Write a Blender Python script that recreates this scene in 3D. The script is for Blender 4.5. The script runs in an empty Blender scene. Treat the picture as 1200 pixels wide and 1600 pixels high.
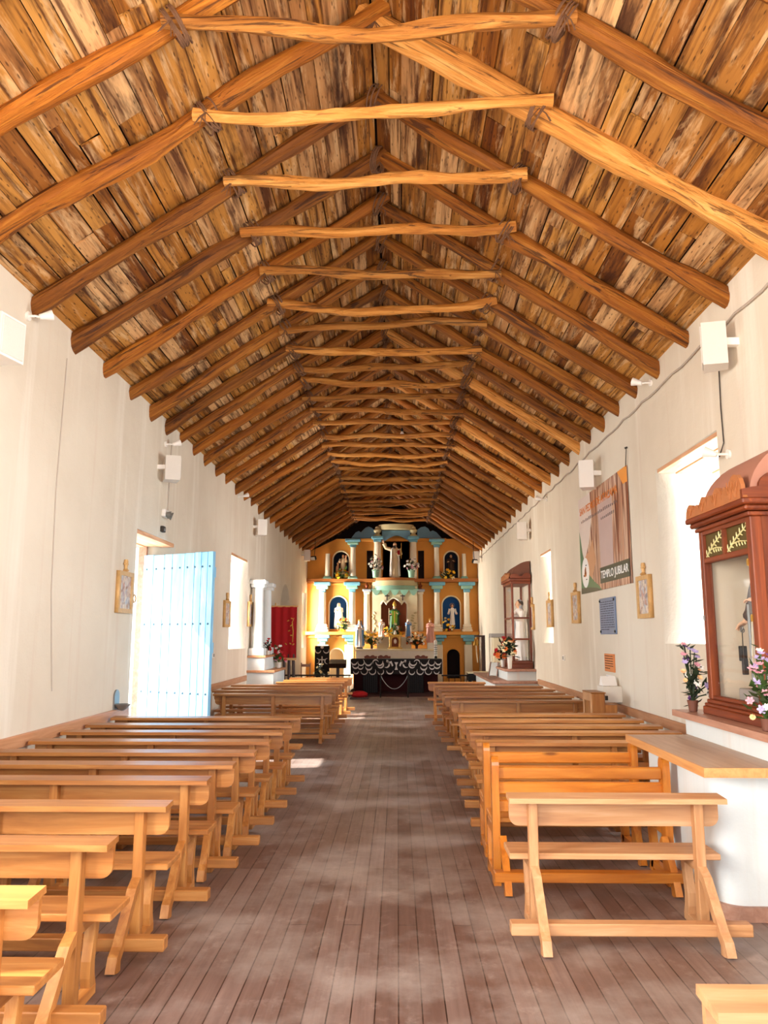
import bpy, bmesh, math, random
from mathutils import Vector, Matrix, Euler

random.seed(11)
S = bpy.context.scene
COL = S.collection
R = math.radians
PI = math.pi

# ------------------------------------------------------------------ camera
EYE, FPX, PITCH, YAW = 1.75, 1202.0, R(9.13), R(1.0)
cd = bpy.data.cameras.new('camera')
cd.sensor_fit = 'AUTO'
cd.sensor_width = 36.0
cd.lens = 36.0 * FPX / 1600.0
cd.clip_start, cd.clip_end = 0.05, 300
cam = bpy.data.objects.new('camera', cd)
COL.objects.link(cam)
cam.location = (0, 0, EYE)
cam.rotation_euler = (R(90) + PITCH, 0, YAW)
S.camera = cam

# ------------------------------------------------------------------ world, sun, daylight, exposure
S.view_settings.view_transform = 'Standard'
S.view_settings.look = 'None'
S.view_settings.gamma = 1.0
S.view_settings.use_curve_mapping = False
S.view_settings.exposure = 0.88
w = bpy.data.worlds.new('sky')
S.world = w
w.use_nodes = True
bg = w.node_tree.nodes['Background']
bg.inputs[0].default_value = (0.86, 0.92, 1.0, 1)
bg.inputs[1].default_value = 1.5


def lamp(name, kind, loc, rot, energy, color=(1, 1, 1), size=None, size_y=None):
    l = bpy.data.lights.new(name, kind)
    l.energy = energy
    l.color = color
    if kind == 'AREA':
        l.shape = 'RECTANGLE'
        l.size, l.size_y = size, size_y
    if kind == 'SUN':
        l.angle = R(0.6)
    o = bpy.data.objects.new(name, l)
    COL.objects.link(o)
    o.location = loc
    o.rotation_euler = rot
    return o


sun = lamp('sun', 'SUN', (0, 0, 20), (0, 0, 0), 9.0, (1.0, 0.95, 0.87))
sun.rotation_euler = Vector((1.0, 0.16, -0.95)).to_track_quat('-Z', 'Y').to_euler()
# daylight through the openings: the wide entrance behind the camera, the left door, the windows; plus an added fill, near right
def facing(x, y, z=0.0):
    return Vector((x, y, z)).to_track_quat('-Z', 'Y').to_euler()


lamp('entrance_daylight', 'AREA', (-0.2, -1.9, 2.0), (R(80), 0, 0), 240, (0.88, 0.95, 1.0), 5.5, 3.8)
lamp('near_left_window_daylight', 'AREA', (-4.3, 1.6, 2.6), facing(1, 0.1), 290, (1.0, 0.97, 0.92), 1.7, 2.8)
lamp('near_right_added_fill', 'AREA', (4.2, 2.2, 3.5), facing(-1, 0.1, 0.1), 260, (0.95, 0.97, 1.0), 1.9, 1.6)  # added fill light to brighten the left wall; no window known here
lamp('door_daylight', 'AREA', (-5.7, 10.9, 1.7), facing(1, 0), 160, (0.64, 0.84, 1.0), 1.9, 3.0)
lamp('left_window_daylight', 'AREA', (-4.25, 16.8, 2.5), facing(0.95, 0.3), 230, (1, 0.97, 0.9), 1.6, 1.9)
lamp('altar_window_daylight', 'AREA', (-4.2, 28.9, 2.4), facing(1, 0), 440, (1, 0.95, 0.85), 1.1, 2.0)
lamp('right_window_daylight', 'AREA', (4.0, 7.9, 2.7), facing(-0.85, 0.5), 130, (0.80, 0.92, 1.0), 1.2, 1.9)
lamp('far_right_window_daylight', 'AREA', (4.0, 16.0, 2.5), facing(-0.9, 0.4), 170, (0.88, 0.95, 1.0), 1.0, 1.8)

S.cycles.max_bounces = 10
S.cycles.diffuse_bounces = 6
S.cycles.transparent_max_bounces = 12
S.cycles.sample_clamp_indirect = 6.0
S.cycles.caustics_reflective = False
S.cycles.caustics_refractive = False
S.cycles.use_denoising = True


# ------------------------------------------------------------------ pixel -> place helpers (1200 x 1600 frame)
def ray(px, py):
    u, v = (px - 600) / FPX, (800 - py) / FPX
    f = math.cos(PITCH) - v * math.sin(PITCH)
    z = math.sin(PITCH) + v * math.cos(PITCH)
    return Vector((u * math.cos(YAW) - f * math.sin(YAW), u * math.sin(YAW) + f * math.cos(YAW), z))


def at_z(px, py, z):
    r = ray(px, py)
    return r * ((z - EYE) / r.z) + Vector((0, 0, EYE))


def at_x(px, py, x):
    r = ray(px, py)
    return r * (x / r.x) + Vector((0, 0, EYE))


def at_y(px, py, y):
    r = ray(px, py)
    return r * (y / r.y) + Vector((0, 0, EYE))


# ------------------------------------------------------------------ materials
def lin(c):
    if isinstance(c, str):
        c = tuple(int(c[i:i + 2], 16) / 255 for i in (0, 2, 4))
    return tuple(x / 12.92 if x <= 0.04045 else ((x + 0.055) / 1.055) ** 2.4 for x in c) + (1.0,)


class NT:
    def __init__(s, name):
        s.m = bpy.data.materials.new(name)
        s.m.use_nodes = True
        s.t = s.m.node_tree
        s.b = s.t.nodes['Principled BSDF']

    def n(s, kind, ins=None, **props):
        nd = s.t.nodes.new(kind)
        for k, v in props.items():
            setattr(nd, k, v)
        for k, v in (ins or {}).items():
            s.set(nd.inputs[k], v)
        return nd

    def set(s, inp, v):
        if isinstance(v, bpy.types.NodeSocket):
            s.t.links.new(v, inp)
        else:
            inp.default_value = v

    def coords(s, scale=(1, 1, 1), rnd=True):
        tc = s.n('ShaderNodeTexCoord')
        v = tc.outputs['Object']
        if rnd:
            oi = s.n('ShaderNodeObjectInfo')
            ml = s.n('ShaderNodeMath', {0: oi.outputs['Random'], 1: 37.0}, operation='MULTIPLY')
            ad = s.n('ShaderNodeVectorMath', {0: v, 1: ml.outputs[0]}, operation='ADD')
            v = ad.outputs[0]
        mp = s.n('ShaderNodeMapping', {'Vector': v, 'Scale': scale})
        return mp.outputs[0]

    def noise(s, vec, scale, detail=4, rough=0.55, dist=0.0):
        return s.n('ShaderNodeTexNoise', {'Vector': vec, 'Scale': scale, 'Detail': detail, 'Roughness': rough, 'Distortion': dist}).outputs[0]

    def ramp(s, fac, stops, interp='LINEAR'):
        r = s.n('ShaderNodeValToRGB', {0: fac})
        r.color_ramp.interpolation = interp
        e = r.color_ramp.elements
        while len(e) < len(stops):
            e.new(0.5)
        for el, (p, c) in zip(e, stops):
            el.position = p
            el.color = lin(c) if not isinstance(c, float) else (c, c, c, 1)
        return r.outputs[0]

    def mix(s, fac, a, b, mode='MIX'):
        m = s.n('ShaderNodeMix', data_type='RGBA', blend_type=mode)
        s.set(m.inputs[0], fac)
        s.set(m.inputs[6], a)
        s.set(m.inputs[7], b)
        return m.outputs[2]

    def vary(s, col, amt):
        oi = s.n('ShaderNodeObjectInfo')
        mr = s.n('ShaderNodeMapRange', {0: oi.outputs['Random'], 3: 1 - amt, 4: 1 + amt})
        return s.n('ShaderNodeHueSaturation', {'Color': col, 'Value': mr.outputs[0]}).outputs[0]

    def bump(s, h, strength=0.3, dist=0.01):
        b = s.n('ShaderNodeBump', {'Height': h, 'Strength': strength, 'Distance': dist})
        s.t.links.new(b.outputs[0], s.b.inputs['Normal'])

    def fin(s, col, rough=0.5, metal=0.0, spec=0.5):
        s.set(s.b.inputs['Base Color'], col)
        s.set(s.b.inputs['Roughness'], rough)
        s.b.inputs['Metallic'].default_value = metal
        s.b.inputs['Specular IOR Level'].default_value = spec
        return s.m


def paint(name, c, rough=0.6, metal=0.0, amt=0.10, scale=6, spec=0.4):
    t = NT(name)
    v = t.coords((1, 1, 1))
    n = t.noise(v, scale, 5)
    base = lin(c)
    dk = tuple(x * (1 - amt) for x in base[:3]) + (1,)
    lt = tuple(min(1, x * (1 + amt)) for x in base[:3]) + (1,)
    t.bump(n, 0.12, 0.004)
    return t.fin(t.mix(n, dk, lt), rough, metal, spec)


def wood(name, stops, axis='X', rough=0.42, scale=3.0, var=0.12, bump=0.15, knots=False):
    t = NT(name)
    st, al = scale * 4, scale * 0.28
    sc = {'X': (al, st, st), 'Y': (st, al, st), 'Z': (st, st, al)}[axis]
    v = t.coords(sc)
    n = t.noise(v, 1.6, 6, 0.6, 0.6)
    col = t.ramp(n, stops)
    big = t.noise(t.coords((1, 1, 1)), 1.3, 2)
    col = t.mix(t.ramp(big, [(0.35, 0.0), (0.75, 0.35)]), col, lin(stops[-1][1]))
    if knots:
        vo = t.n('ShaderNodeTexVoronoi', {'Vector': t.coords({'X': (2, 7, 7), 'Y': (7, 2, 7), 'Z': (7, 7, 2)}[axis]), 'Scale': 1.0})
        col = t.mix(t.ramp(vo.outputs[0], [(0.06, 0.8), (0.16, 0.0)]), col, lin('5a2a0c'))
    t.bump(n, bump, 0.004)
    return t.fin(t.vary(col, var), rough)


HONEY = [(0.25, '7e461a'), (0.5, 'a4662e'), (0.75, 'c08a4e')]
PALE = [(0.25, '9c6640'), (0.5, 'b88456'), (0.75, 'cca078')]
PINE = [(0.25, '9a4e12'), (0.5, 'bd6c20'), (0.75, 'd08a38')]
RED = [(0.25, '4a1803'), (0.5, '702c08'), (0.75, '944616')]
M = {}
for ax in 'XYZ':
    M['honey' + ax] = wood('honey_wood_' + ax, HONEY, ax, 0.38)
    M['pale' + ax] = wood('pale_wood_' + ax, PALE, ax, 0.5)
    M['pine' + ax] = wood('pine_wood_' + ax, PINE, ax, 0.3, knots=True)
    M['red' + ax] = wood('red_wood_' + ax, RED, ax, 0.5)
M['dark_wood'] = wood('dark_wood', [(0.3, '24100a'), (0.7, '46241a')], 'Z', 0.45)
M['tan_plank'] = wood('tan_plank', [(0.25, 'a88a70'), (0.5, 'bc9c80'), (0.75, 'c8ac90')], 'Y', 0.45)
M['plank_edge'] = wood('plank_edge', [(0.25, 'a86e3e'), (0.5, 'c08850'), (0.75, 'cc9860')], 'Y', 0.45)
M['old_plank'] = wood('old_plank', [(0.25, '8a5c48'), (0.5, 'a47660'), (0.75, 'b48c76')], 'Y', 0.5)
M['rail'] = wood('rail_wood', [(0.25, 'a06a44'), (0.5, 'b8825a'), (0.75, 'c89670')], 'Y', 0.5)
M['lintel'] = wood('lintel_wood', [(0.25, 'b07a50'), (0.5, 'd8a078'), (0.75, 'e8b890')], 'Y', 0.7, bump=0.5)


def log_wood(name, stops, crack):
    t = NT(name)
    v = t.coords((0.55, 11, 11))
    n = t.noise(v, 1.5, 7, 0.66, 0.7)
    col = t.ramp(n, stops)
    c = t.noise(t.coords((0.7, 15, 15)), 1.2, 5, 0.65, 1.0)
    col = t.mix(t.ramp(c, [(0.55, 0.0), (0.62, crack)]), col, lin('2a0e04'))
    t.bump(n, 1.0, 0.03)
    return t.fin(t.vary(col, 0.2), 0.62, 0, 0.3)


M['log_dark'] = log_wood('log_dark', [(0.25, '582e08'), (0.5, '864c10'), (0.75, 'ae7226')], 0.75)
M['log_mid'] = log_wood('log_mid', [(0.25, '6e380a'), (0.5, 'a45e16'), (0.75, 'c8842e')], 0.75)
M['log_light'] = log_wood('log_light', [(0.25, '9a5a20'), (0.5, 'cc8a40'), (0.75, 'e2ac66')], 0.7)
M['log_collar'] = log_wood('log_collar', [(0.25, '7c4414'), (0.5, 'b0702c'), (0.75, 'd09850')], 0.8)
M['hide'] = paint('rawhide', '6e4c34', 0.8, 0, 0.3, 40)


def plaster(name, base='e2d8c6', stain='d3c6b2', streak='f2ecdf'):
    t = NT(name)
    v = t.coords((1, 1, 1), rnd=False)
    n = t.noise(v, 0.55, 4, 0.6)
    col = t.mix(t.ramp(n, [(0.35, 0.0), (0.7, 0.8)]), lin(base), lin(stain))
    s = t.noise(t.coords((1.3, 1.3, 0.09), rnd=False), 1.6, 5, 0.6)
    col = t.mix(t.ramp(s, [(0.56, 0.0), (0.70, 0.6)]), col, lin(streak))
    s2 = t.noise(t.coords((3.4, 3.4, 0.12), rnd=False), 1.3, 4, 0.6)
    col = t.mix(t.ramp(s2, [(0.60, 0.0), (0.74, 0.28)]), col, lin('cdb09c'))
    b1 = t.noise(v, 3.0, 5)
    b2 = t.noise(v, 40, 4)
    hh = t.n('ShaderNodeMath', {0: b2, 1: 0.12}, operation='MULTIPLY')
    h = t.n('ShaderNodeMath', {0: b1, 1: hh.outputs[0]}, operation='ADD')
    t.bump(h.outputs[0], 0.5, 0.02)
    return t.fin(col, 0.88, 0, 0.2)


M['plaster'] = plaster('lime_plaster')
M['white_adobe'] = plaster('white_adobe', 'd6dee0', 'd2d4d0', 'e2e8e8')


def floor_mat():
    t = NT('floor_boards')
    tc = t.n('ShaderNodeTexCoord')
    sp = t.n('ShaderNodeSeparateXYZ', {0: tc.outputs['Object']})
    cb = t.n('ShaderNodeCombineXYZ', {0: sp.outputs[1], 1: sp.outputs[0], 2: 0.0})
    br = t.n('ShaderNodeTexBrick', {'Vector': cb.outputs[0], 'Color1': lin('6a5046'), 'Color2': lin('866f66'), 'Mortar': lin('2c1a12'),
                                    'Scale': 1.0, 'Mortar Size': 0.0035, 'Mortar Smooth': 0.1, 'Bias': 0.0,
                                    'Brick Width': 3.1, 'Row Height': 0.112}, offset=0.37, offset_frequency=3)
    g = t.noise(t.coords((14, 0.7, 1), rnd=False), 2.0, 6, 0.65, 0.4)
    col = t.mix(t.ramp(g, [(0.3, 0.0), (0.7, 0.55)]), br.outputs[0], lin('4e362e'))
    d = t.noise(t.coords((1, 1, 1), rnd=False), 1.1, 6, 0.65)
    col = t.mix(t.ramp(d, [(0.44, 0.0), (0.66, 0.65)]), col, lin('a89c94'))  # grey dust patches, with the boards' sheen also painted into the colour
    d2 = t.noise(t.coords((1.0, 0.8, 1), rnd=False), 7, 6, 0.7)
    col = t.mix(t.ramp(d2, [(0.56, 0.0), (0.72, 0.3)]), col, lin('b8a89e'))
    ro = t.ramp(d, [(0.3, 0.34), (0.7, 0.52)])
    bh = t.n('ShaderNodeMath', {0: br.outputs['Fac'], 1: -1.0}, operation='MULTIPLY')
    gg = t.n('ShaderNodeMath', {0: g, 1: 0.15}, operation='MULTIPLY')
    h = t.n('ShaderNodeMath', {0: bh.outputs[0], 1: gg.outputs[0]}, operation='ADD')
    t.bump(h.outputs[0], 0.5, 0.006)
    return t.fin(col, ro, 0, 0.5)


def roof_mat():
    t = NT('cactus_wood_boards')
    ge = t.n('ShaderNodeNewGeometry')
    rnd = ge.outputs['Random Per Island']
    base = t.ramp(rnd, [(0.0, '76400e'), (0.25, 'a66a26'), (0.5, 'c48c44'), (0.75, '925a24'), (1.0, 'dcac76')])
    off = t.n('ShaderNodeMath', {0: rnd, 1: 50.0}, operation='MULTIPLY')
    tc = t.n('ShaderNodeTexCoord')
    v0 = t.n('ShaderNodeVectorMath', {0: tc.outputs['Object'], 1: off.outputs[0]}, operation='ADD').outputs[0]

    def mp(sc):
        return t.n('ShaderNodeMapping', {'Vector': v0, 'Scale': sc}).outputs[0]
    g = t.noise(mp((12, 0.55, 12)), 1.3, 6, 0.62, 0.5)
    col = t.mix(t.ramp(g, [(0.38, 0.9), (0.54, 0.0)]), base, lin('4a220a'))
    pe = t.noise(mp((6, 0.8, 6)), 1.5, 7, 0.68, 0.6)
    col = t.mix(t.ramp(pe, [(0.52, 0.0), (0.66, 0.75)]), col, lin('dcb482'))
    dk = t.noise(mp((3.5, 0.6, 3.5)), 1.5, 5, 0.65)
    col = t.mix(t.ramp(dk, [(0.54, 0.0), (0.68, 0.85)]), col, lin('34160a'))
    vo = t.n('ShaderNodeTexVoronoi', {'Vector': mp((30, 7, 30)), 'Scale': 1.0})
    ho = t.ramp(vo.outputs[0], [(0.12, 0.7), (0.22, 0.0)])
    col = t.mix(ho, col, lin('2a1006'))
    t.bump(g, 0.8, 0.02)
    return t.fin(col, 0.75, 0, 0.25)


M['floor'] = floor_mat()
M['roof'] = roof_mat()
M['mud'] = paint('dark_mud', '1e0e06', 0.95)
M['sand'] = paint('sand', 'c8a880', 0.95)


def door_mat():
    t = NT('blue_door_paint')
    n = t.noise(t.coords((9, 9, 0.9), rnd=False), 1.5, 7, 0.7, 0.8)
    col = t.ramp(n, [(0.3, '6ea8cc'), (0.55, '86bede'), (0.72, 'b0d4e6')])
    p = t.noise(t.coords((6, 6, 2), rnd=False), 2.0, 8, 0.75)
    col = t.mix(t.ramp(p, [(0.62, 0.0), (0.68, 0.6)]), col, lin('7a9cae'))
    t.bump(p, 0.3, 0.006)
    return t.fin(col, 0.6)


M['door'] = door_mat()
M['iron'] = paint('black_iron', '1a1210', 0.5, 0.6)
M['stud'] = paint('stud_iron', '5c7484', 0.5, 0.5)
M['white_plastic'] = paint('white_plastic', 'f2ece4', 0.4, 0, 0.03)
M['grille'] = paint('speaker_grille', 'dcd4ca', 0.7, 0, 0.06, 90)
M['grey'] = paint('grey_metal', '8c8a86', 0.4, 0.6)
M['brass'] = paint('brass', 'b08438', 0.35, 0.8)
M['gold'] = paint('gilded', 'c8963c', 0.4, 0.5, 0.25, 14)
M['gold_wood'] = paint('gilded_wood', 'd0a468', 0.5, 0.1, 0.25, 20)
M['cable'] = paint('grey_cable', 'b4a698', 0.7)
M['dark_cable'] = paint('dark_cable', '3a322c', 0.7)
M['black'] = paint('black', '100c0c', 0.6)
M['maroon'] = paint('maroon_cloth', '3a0a0c', 0.9)
M['red_cloth'] = paint('red_velvet', 'a00c12', 0.85, 0, 0.15, 9)
M['lace_black'] = paint('black_cloth', '181012', 0.85)
M['lace_white'] = paint('white_embroidery', 'd8d0cc', 0.9)
M['orange_wall'] = paint('ochre_altar_paint', 'd8933e', 0.75, 0, 0.10, 2.5)
M['cream'] = paint('cream_paint', 'e6d8b4', 0.7, 0, 0.06, 3)
M['column'] = paint('cream_column', 'e8dcc4', 0.65, 0, 0.06, 5)
M['blue_paint'] = paint('sky_blue_paint', '6fa6b8', 0.6, 0, 0.18, 7)
M['teal_paint'] = paint('pale_teal_paint', '8fb8a4', 0.6, 0, 0.15, 7)
M['scroll_blue'] = paint('scroll_blue', '6a93ae', 0.65, 0, 0.15, 4)
M['niche_blue'] = paint('niche_blue', '2060a0', 0.7, 0, 0.12, 4)
M['niche_dark'] = paint('niche_dark_blue', '1c2436', 0.8)
M['niche_brown'] = paint('niche_brown', '7c3812', 0.7, 0, 0.15, 5)
M['slot_dark'] = paint('slot_dark', '1a0a0c', 0.9)
M['olive'] = paint('olive_cream', 'c6b88c', 0.6)
M['step_brown'] = paint('ledge_brown', 'a86428', 0.6)
M['skin'] = paint('painted_skin', 'e2b490', 0.5, 0, 0.05)
M['hair'] = paint('painted_hair', '2e1a10', 0.6)
M['robe_white'] = paint('robe_white', 'f0ebe4', 0.6, 0, 0.05)
M['robe_cream'] = paint('robe_cream', 'e0cba4', 0.6, 0, 0.08)
M['robe_green'] = paint('robe_green', '6f9a22', 0.6, 0, 0.15)
M['robe_dgreen'] = paint('robe_dark_green', '1f4a24', 0.6, 0, 0.15)
M['robe_brown'] = paint('robe_brown', '3c2418', 0.75, 0, 0.15)
M['robe_tan'] = paint('robe_tan', 'b88660', 0.7, 0, 0.1)
M['robe_blue'] = paint('robe_blue', '5f90c8', 0.6, 0, 0.08)
M['robe_pink'] = paint('robe_pink', 'dca090', 0.6, 0, 0.08)
M['veil_grey'] = paint('veil_grey', 'a8aeba', 0.6, 0, 0.06)
M['leaf'] = paint('leaf', '3c5220', 0.6, 0, 0.4, 12)
M['leaf_dark'] = paint('leaf_dark', '24301a', 0.6, 0, 0.4, 12)
for k, c in dict(yellow='f0bc20', fwhite='f6f0e6', peach='f4c490', pink='e0a0ac', lilac='c4b2dc', purple='7a4a8c', forange='e0702a', fred='b81c24', fcream='f0e0b4').items():
    M[k] = paint('petal_' + k, c, 0.6, 0, 0.12, 20)
M['vase_brown'] = paint('pot_brown', '6a4030', 0.6)
M['vase_white'] = paint('vase_white', 'e4dfd6', 0.35)
M['vase_green'] = paint('vase_green', '86a890', 0.35)
M['terracotta'] = paint('orange_board', 'd8864a', 0.6)
M['dark_text'] = paint('dark_lettering', '5a3018', 0.7)
M['plaque'] = paint('slate_blue_plaque', '6d7f9e', 0.4, 0.3, 0.2, 5)
M['plaque_text'] = paint('plaque_lettering', '343a52', 0.6)
M['paper'] = paint('paper', 'f4f1ec', 0.8, 0, 0.02)
M['ink'] = paint('ink_blue', '6a7090', 0.8)
M['box_white'] = paint('box_white', 'e4ddd0', 0.5)
M['stone'] = paint('grey_stone', 'a09a94', 0.8)
M['dome'] = paint('dome_plaster', 'ae7a66', 0.55, 0, 0.08, 2)
M['dome_dark'] = paint('dome_brown', '7a4c3a', 0.6)
M['cabinet_back'] = paint('cabinet_lining', 'e0cfb4', 0.8, 0, 0.04)
M['carving'] = paint('gold_carving', 'e4dca0', 0.4, 0.3, 0.15)
M['carving_ground'] = paint('carving_ground', '5c4a1e', 0.5, 0.3)
M['crest'] = paint('crest_wood', 'a8683c', 0.5, 0, 0.25, 18)
M['poster'] = None


def stripes_mat():
    t = NT('poster_print')
    v = t.coords((6, 1, 0.3), rnd=False)
    n = t.noise(v, 1.3, 3, 0.5, 0.5)
    col = t.ramp(n, [(0.3, '4e2210'), (0.42, '9c5c3a'), (0.5, 'e6c6a8'), (0.56, '7c4026'), (0.66, 'c89878')])
    return t.fin(col, 0.4)


M['poster'] = stripes_mat()


def mosaic_mat():
    t = NT('painted_relief')
    v = t.coords((1, 1, 1))
    vo = t.n('ShaderNodeTexVoronoi', {'Vector': v, 'Scale': 16.0})
    sp = t.n('ShaderNodeSeparateColor', {0: vo.outputs['Color']})
    col = t.ramp(sp.outputs[0], [(0.0, '8a5a4a'), (0.2, 'd8c4b0'), (0.4, 'a8b8c8'), (0.6, 'b87860'), (0.8, 'e8dcc8'), (1.0, '7a7484')])
    n = t.noise(v, 22, 4)
    t.bump(n, 0.6, 0.01)
    return t.fin(t.mix(0.35, col, t.ramp(n, [(0.3, '6a5048'), (0.7, 'f0e4d4')])), 0.6)


M['relief'] = mosaic_mat()


def glass_mat():
    t = NT('clear_glass')
    for nd in list(t.t.nodes):
        if nd.type == 'BSDF_PRINCIPLED':
            t.t.nodes.remove(nd)
    out = [n for n in t.t.nodes if n.type == 'OUTPUT_MATERIAL'][0]
    tr = t.n('ShaderNodeBsdfTransparent')
    gl = t.n('ShaderNodeBsdfGlossy', {'Roughness': 0.03})
    fr = t.n('ShaderNodeFresnel', {'IOR': 1.45})
    ge = t.n('ShaderNodeNewGeometry')
    iv = t.n('ShaderNodeMath', {0: 1.0, 1: ge.outputs['Backfacing']}, operation='SUBTRACT')
    fm = t.n('ShaderNodeMath', {0: fr.outputs[0], 1: iv.outputs[0]}, operation='MULTIPLY')
    mx = t.n('ShaderNodeMixShader', {0: fm.outputs[0], 1: tr.outputs[0], 2: gl.outputs[0]})
    t.t.links.new(mx.outputs[0], out.inputs[0])
    return t.m


M['glass'] = glass_mat()


# ------------------------------------------------------------------ mesh helpers
class MB:
    def __init__(s):
        s.bm = bmesh.new()

    def box(s, x0, x1, y0, y1, z0, z1, bev=0.0, mat=None):
        c = [(x, y, z) for x in (x0, x1) for y in (y0, y1) for z in (z0, z1)]
        v = [s.bm.verts.new(p) for p in c]
        fs = [s.bm.faces.new([v[i] for i in f]) for f in ((0, 1, 3, 2), (4, 6, 7, 5), (0, 4, 5, 1), (2, 3, 7, 6), (0, 2, 6, 4), (1, 5, 7, 3))]
        if mat is not None:
            for q in v:
                q.co = mat @ q.co
        if bev > 0:
            es = list({e for f in fs for e in f.edges})
            bmesh.ops.bevel(s.bm, geom=es, offset=bev, segments=1, affect='EDGES')
        return s

    def prism(s, pts, axis, a0, a1):
        def mk(p, a):
            return {'x': (a, p[0], p[1]), 'y': (p[0], a, p[1]), 'z': (p[0], p[1], a)}[axis]
        A = [s.bm.verts.new(mk(p, a0)) for p in pts]
        B = [s.bm.verts.new(mk(p, a1)) for p in pts]
        s.bm.faces.new(A)
        s.bm.faces.new(B[::-1])
        n = len(pts)
        for i in range(n):
            s.bm.faces.new((A[i], B[i], B[(i + 1) % n], A[(i + 1) % n]))
        return s

    def tube(s, pts, rad, seg=8, jit=0.0, flat=1.0):
        pts = [Vector(p) for p in pts]
        n = len(pts)
        if not isinstance(rad, (list, tuple)):
            rad = [rad] * n
        rings = []
        up = None
        for i in range(n):
            d = (pts[min(i + 1, n - 1)] - pts[max(i - 1, 0)]).normalized()
            if up is None:
                up = Vector((0, 0, 1)) if abs(d.z) < 0.9 else Vector((0, 1, 0))
            a = d.cross(up)
            if a.length < 1e-4:
                a = d.cross(Vector((1, 0, 0)))
            a.normalize()
            b = a.cross(d).normalized()
            up = b
            rg = []
            for k in range(seg):
                t = 2 * PI * k / seg
                r = rad[i] * (1 + random.uniform(-jit, jit))
                rg.append(s.bm.verts.new(pts[i] + a * (math.cos(t) * r) + b * (math.sin(t) * r * flat)))
            rings.append(rg)
        for i in range(n - 1):
            for k in range(seg):
                s.bm.faces.new((rings[i][k], rings[i][(k + 1) % seg], rings[i + 1][(k + 1) % seg], rings[i + 1][k]))
        s.bm.faces.new(rings[0][::-1])
        s.bm.faces.new(rings[-1])
        return s

    def lathe(s, prof, seg=16, c=(0, 0, 0), sx=1.0, sy=1.0, fold=0.0, nf=9, a0=0.0, a1=2 * PI):
        full = abs(a1 - a0 - 2 * PI) < 1e-6
        m = seg if full else seg + 1
        rings = []
        for (r, z) in prof:
            rg = []
            for k in range(m):
                t = a0 + (a1 - a0) * k / seg
                rr = r * (1 + (fold * math.sin(nf * t + z * 2.3) * max(0, 1 - z / max(1e-6, prof[-1][1])) if fold else 0))
                rg.append(s.bm.verts.new((c[0] + rr * math.cos(t) * sx, c[1] + rr * math.sin(t) * sy, c[2] + z)))
            rings.append(rg)
        for i in range(len(rings) - 1):
            for k in range(seg):
                k2 = (k + 1) % m
                s.bm.faces.new((rings[i][k], rings[i][k2], rings[i + 1][k2], rings[i + 1][k]))
        if full or abs(a1 - a0) <= PI + 1e-6:
            s.bm.faces.new(rings[0][::-1])
            s.bm.faces.new(rings[-1])
            if not full:
                s.bm.faces.new([rg[0] for rg in rings] + [rg[-1] for rg in rings][::-1])
        else:
            fs = list({f for rg in rings for v in rg for f in v.link_faces})
            bmesh.ops.recalc_face_normals(s.bm, faces=fs)
            bmesh.ops.solidify(s.bm, geom=fs, thickness=prof[0][0] * 0.06)
        return s

    def ell(s, c, r, seg=12, rings=8, rot=None):
        mt = Matrix.Translation(c) @ (rot.to_4x4() if rot else Matrix.Identity(4)) @ Matrix.Diagonal((r[0], r[1], r[2], 1))
        bmesh.ops.create_uvsphere(s.bm, u_segments=seg, v_segments=rings, radius=1.0, matrix=mt)
        return s

    def torus(s, c, R_, r, axis='z', seg=20, sg=6, rot=None, arc=2 * PI):
        rings = []
        n = seg if arc > 6.28 else seg + 1
        for i in range(n):
            t = arc * i / seg
            rg = []
            for k in range(sg):
                p = 2 * PI * k / sg
                q = (R_ + r * math.cos(p))
                v = {'z': (q * math.cos(t), q * math.sin(t), r * math.sin(p)), 'y': (q * math.cos(t), r * math.sin(p), q * math.sin(t)),
                     'x': (r * math.sin(p), q * math.cos(t), q * math.sin(t))}[axis]
                v = Vector(v)
                if rot:
                    v = rot @ v
                rg.append(s.bm.verts.new(v + Vector(c)))
            rings.append(rg)
        for i in range(seg):
            j = (i + 1) % n
            for k in range(sg):
                s.bm.faces.new((rings[i][k], rings[i][(k + 1) % sg], rings[j][(k + 1) % sg], rings[j][k]))
        return s

    def mesh(s, m, smooth=True, angle=35):
        bmesh.ops.recalc_face_normals(s.bm, faces=s.bm.faces[:])
        me = bpy.data.meshes.new('mesh')
        s.bm.to_mesh(me)
        s.bm.free()
        if smooth:
            me.shade_smooth()
            me.set_sharp_from_angle(angle=R(angle))
        me.materials.append(m)
        return me

    def build(s, name, m, parent=None, loc=(0, 0, 0), rot=(0, 0, 0), smooth=True):
        return put(name, s.mesh(m, smooth), parent, loc, rot)


def put(name, me, parent=None, loc=(0, 0, 0), rot=(0, 0, 0)):
    o = bpy.data.objects.new(name, me)
    COL.objects.link(o)
    o.parent = parent
    o.location = loc
    o.rotation_euler = rot
    return o


def tag(o, label=None, cat=None, group=None, kind=None):
    for k, v in (('label', label), ('category', cat), ('group', group), ('kind', kind)):
        if v:
            o[k] = v
    return o


def thing(name, label, cat, loc=(0, 0, 0), rz=0.0, group=None):
    o = bpy.data.objects.new(name, None)
    o.empty_display_size = 0.1
    COL.objects.link(o)
    o.location = loc
    o.rotation_euler = (0, 0, rz)
    return tag(o, label, cat, group)


def structure(o):
    o['kind'] = 'structure'
    return o


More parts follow.
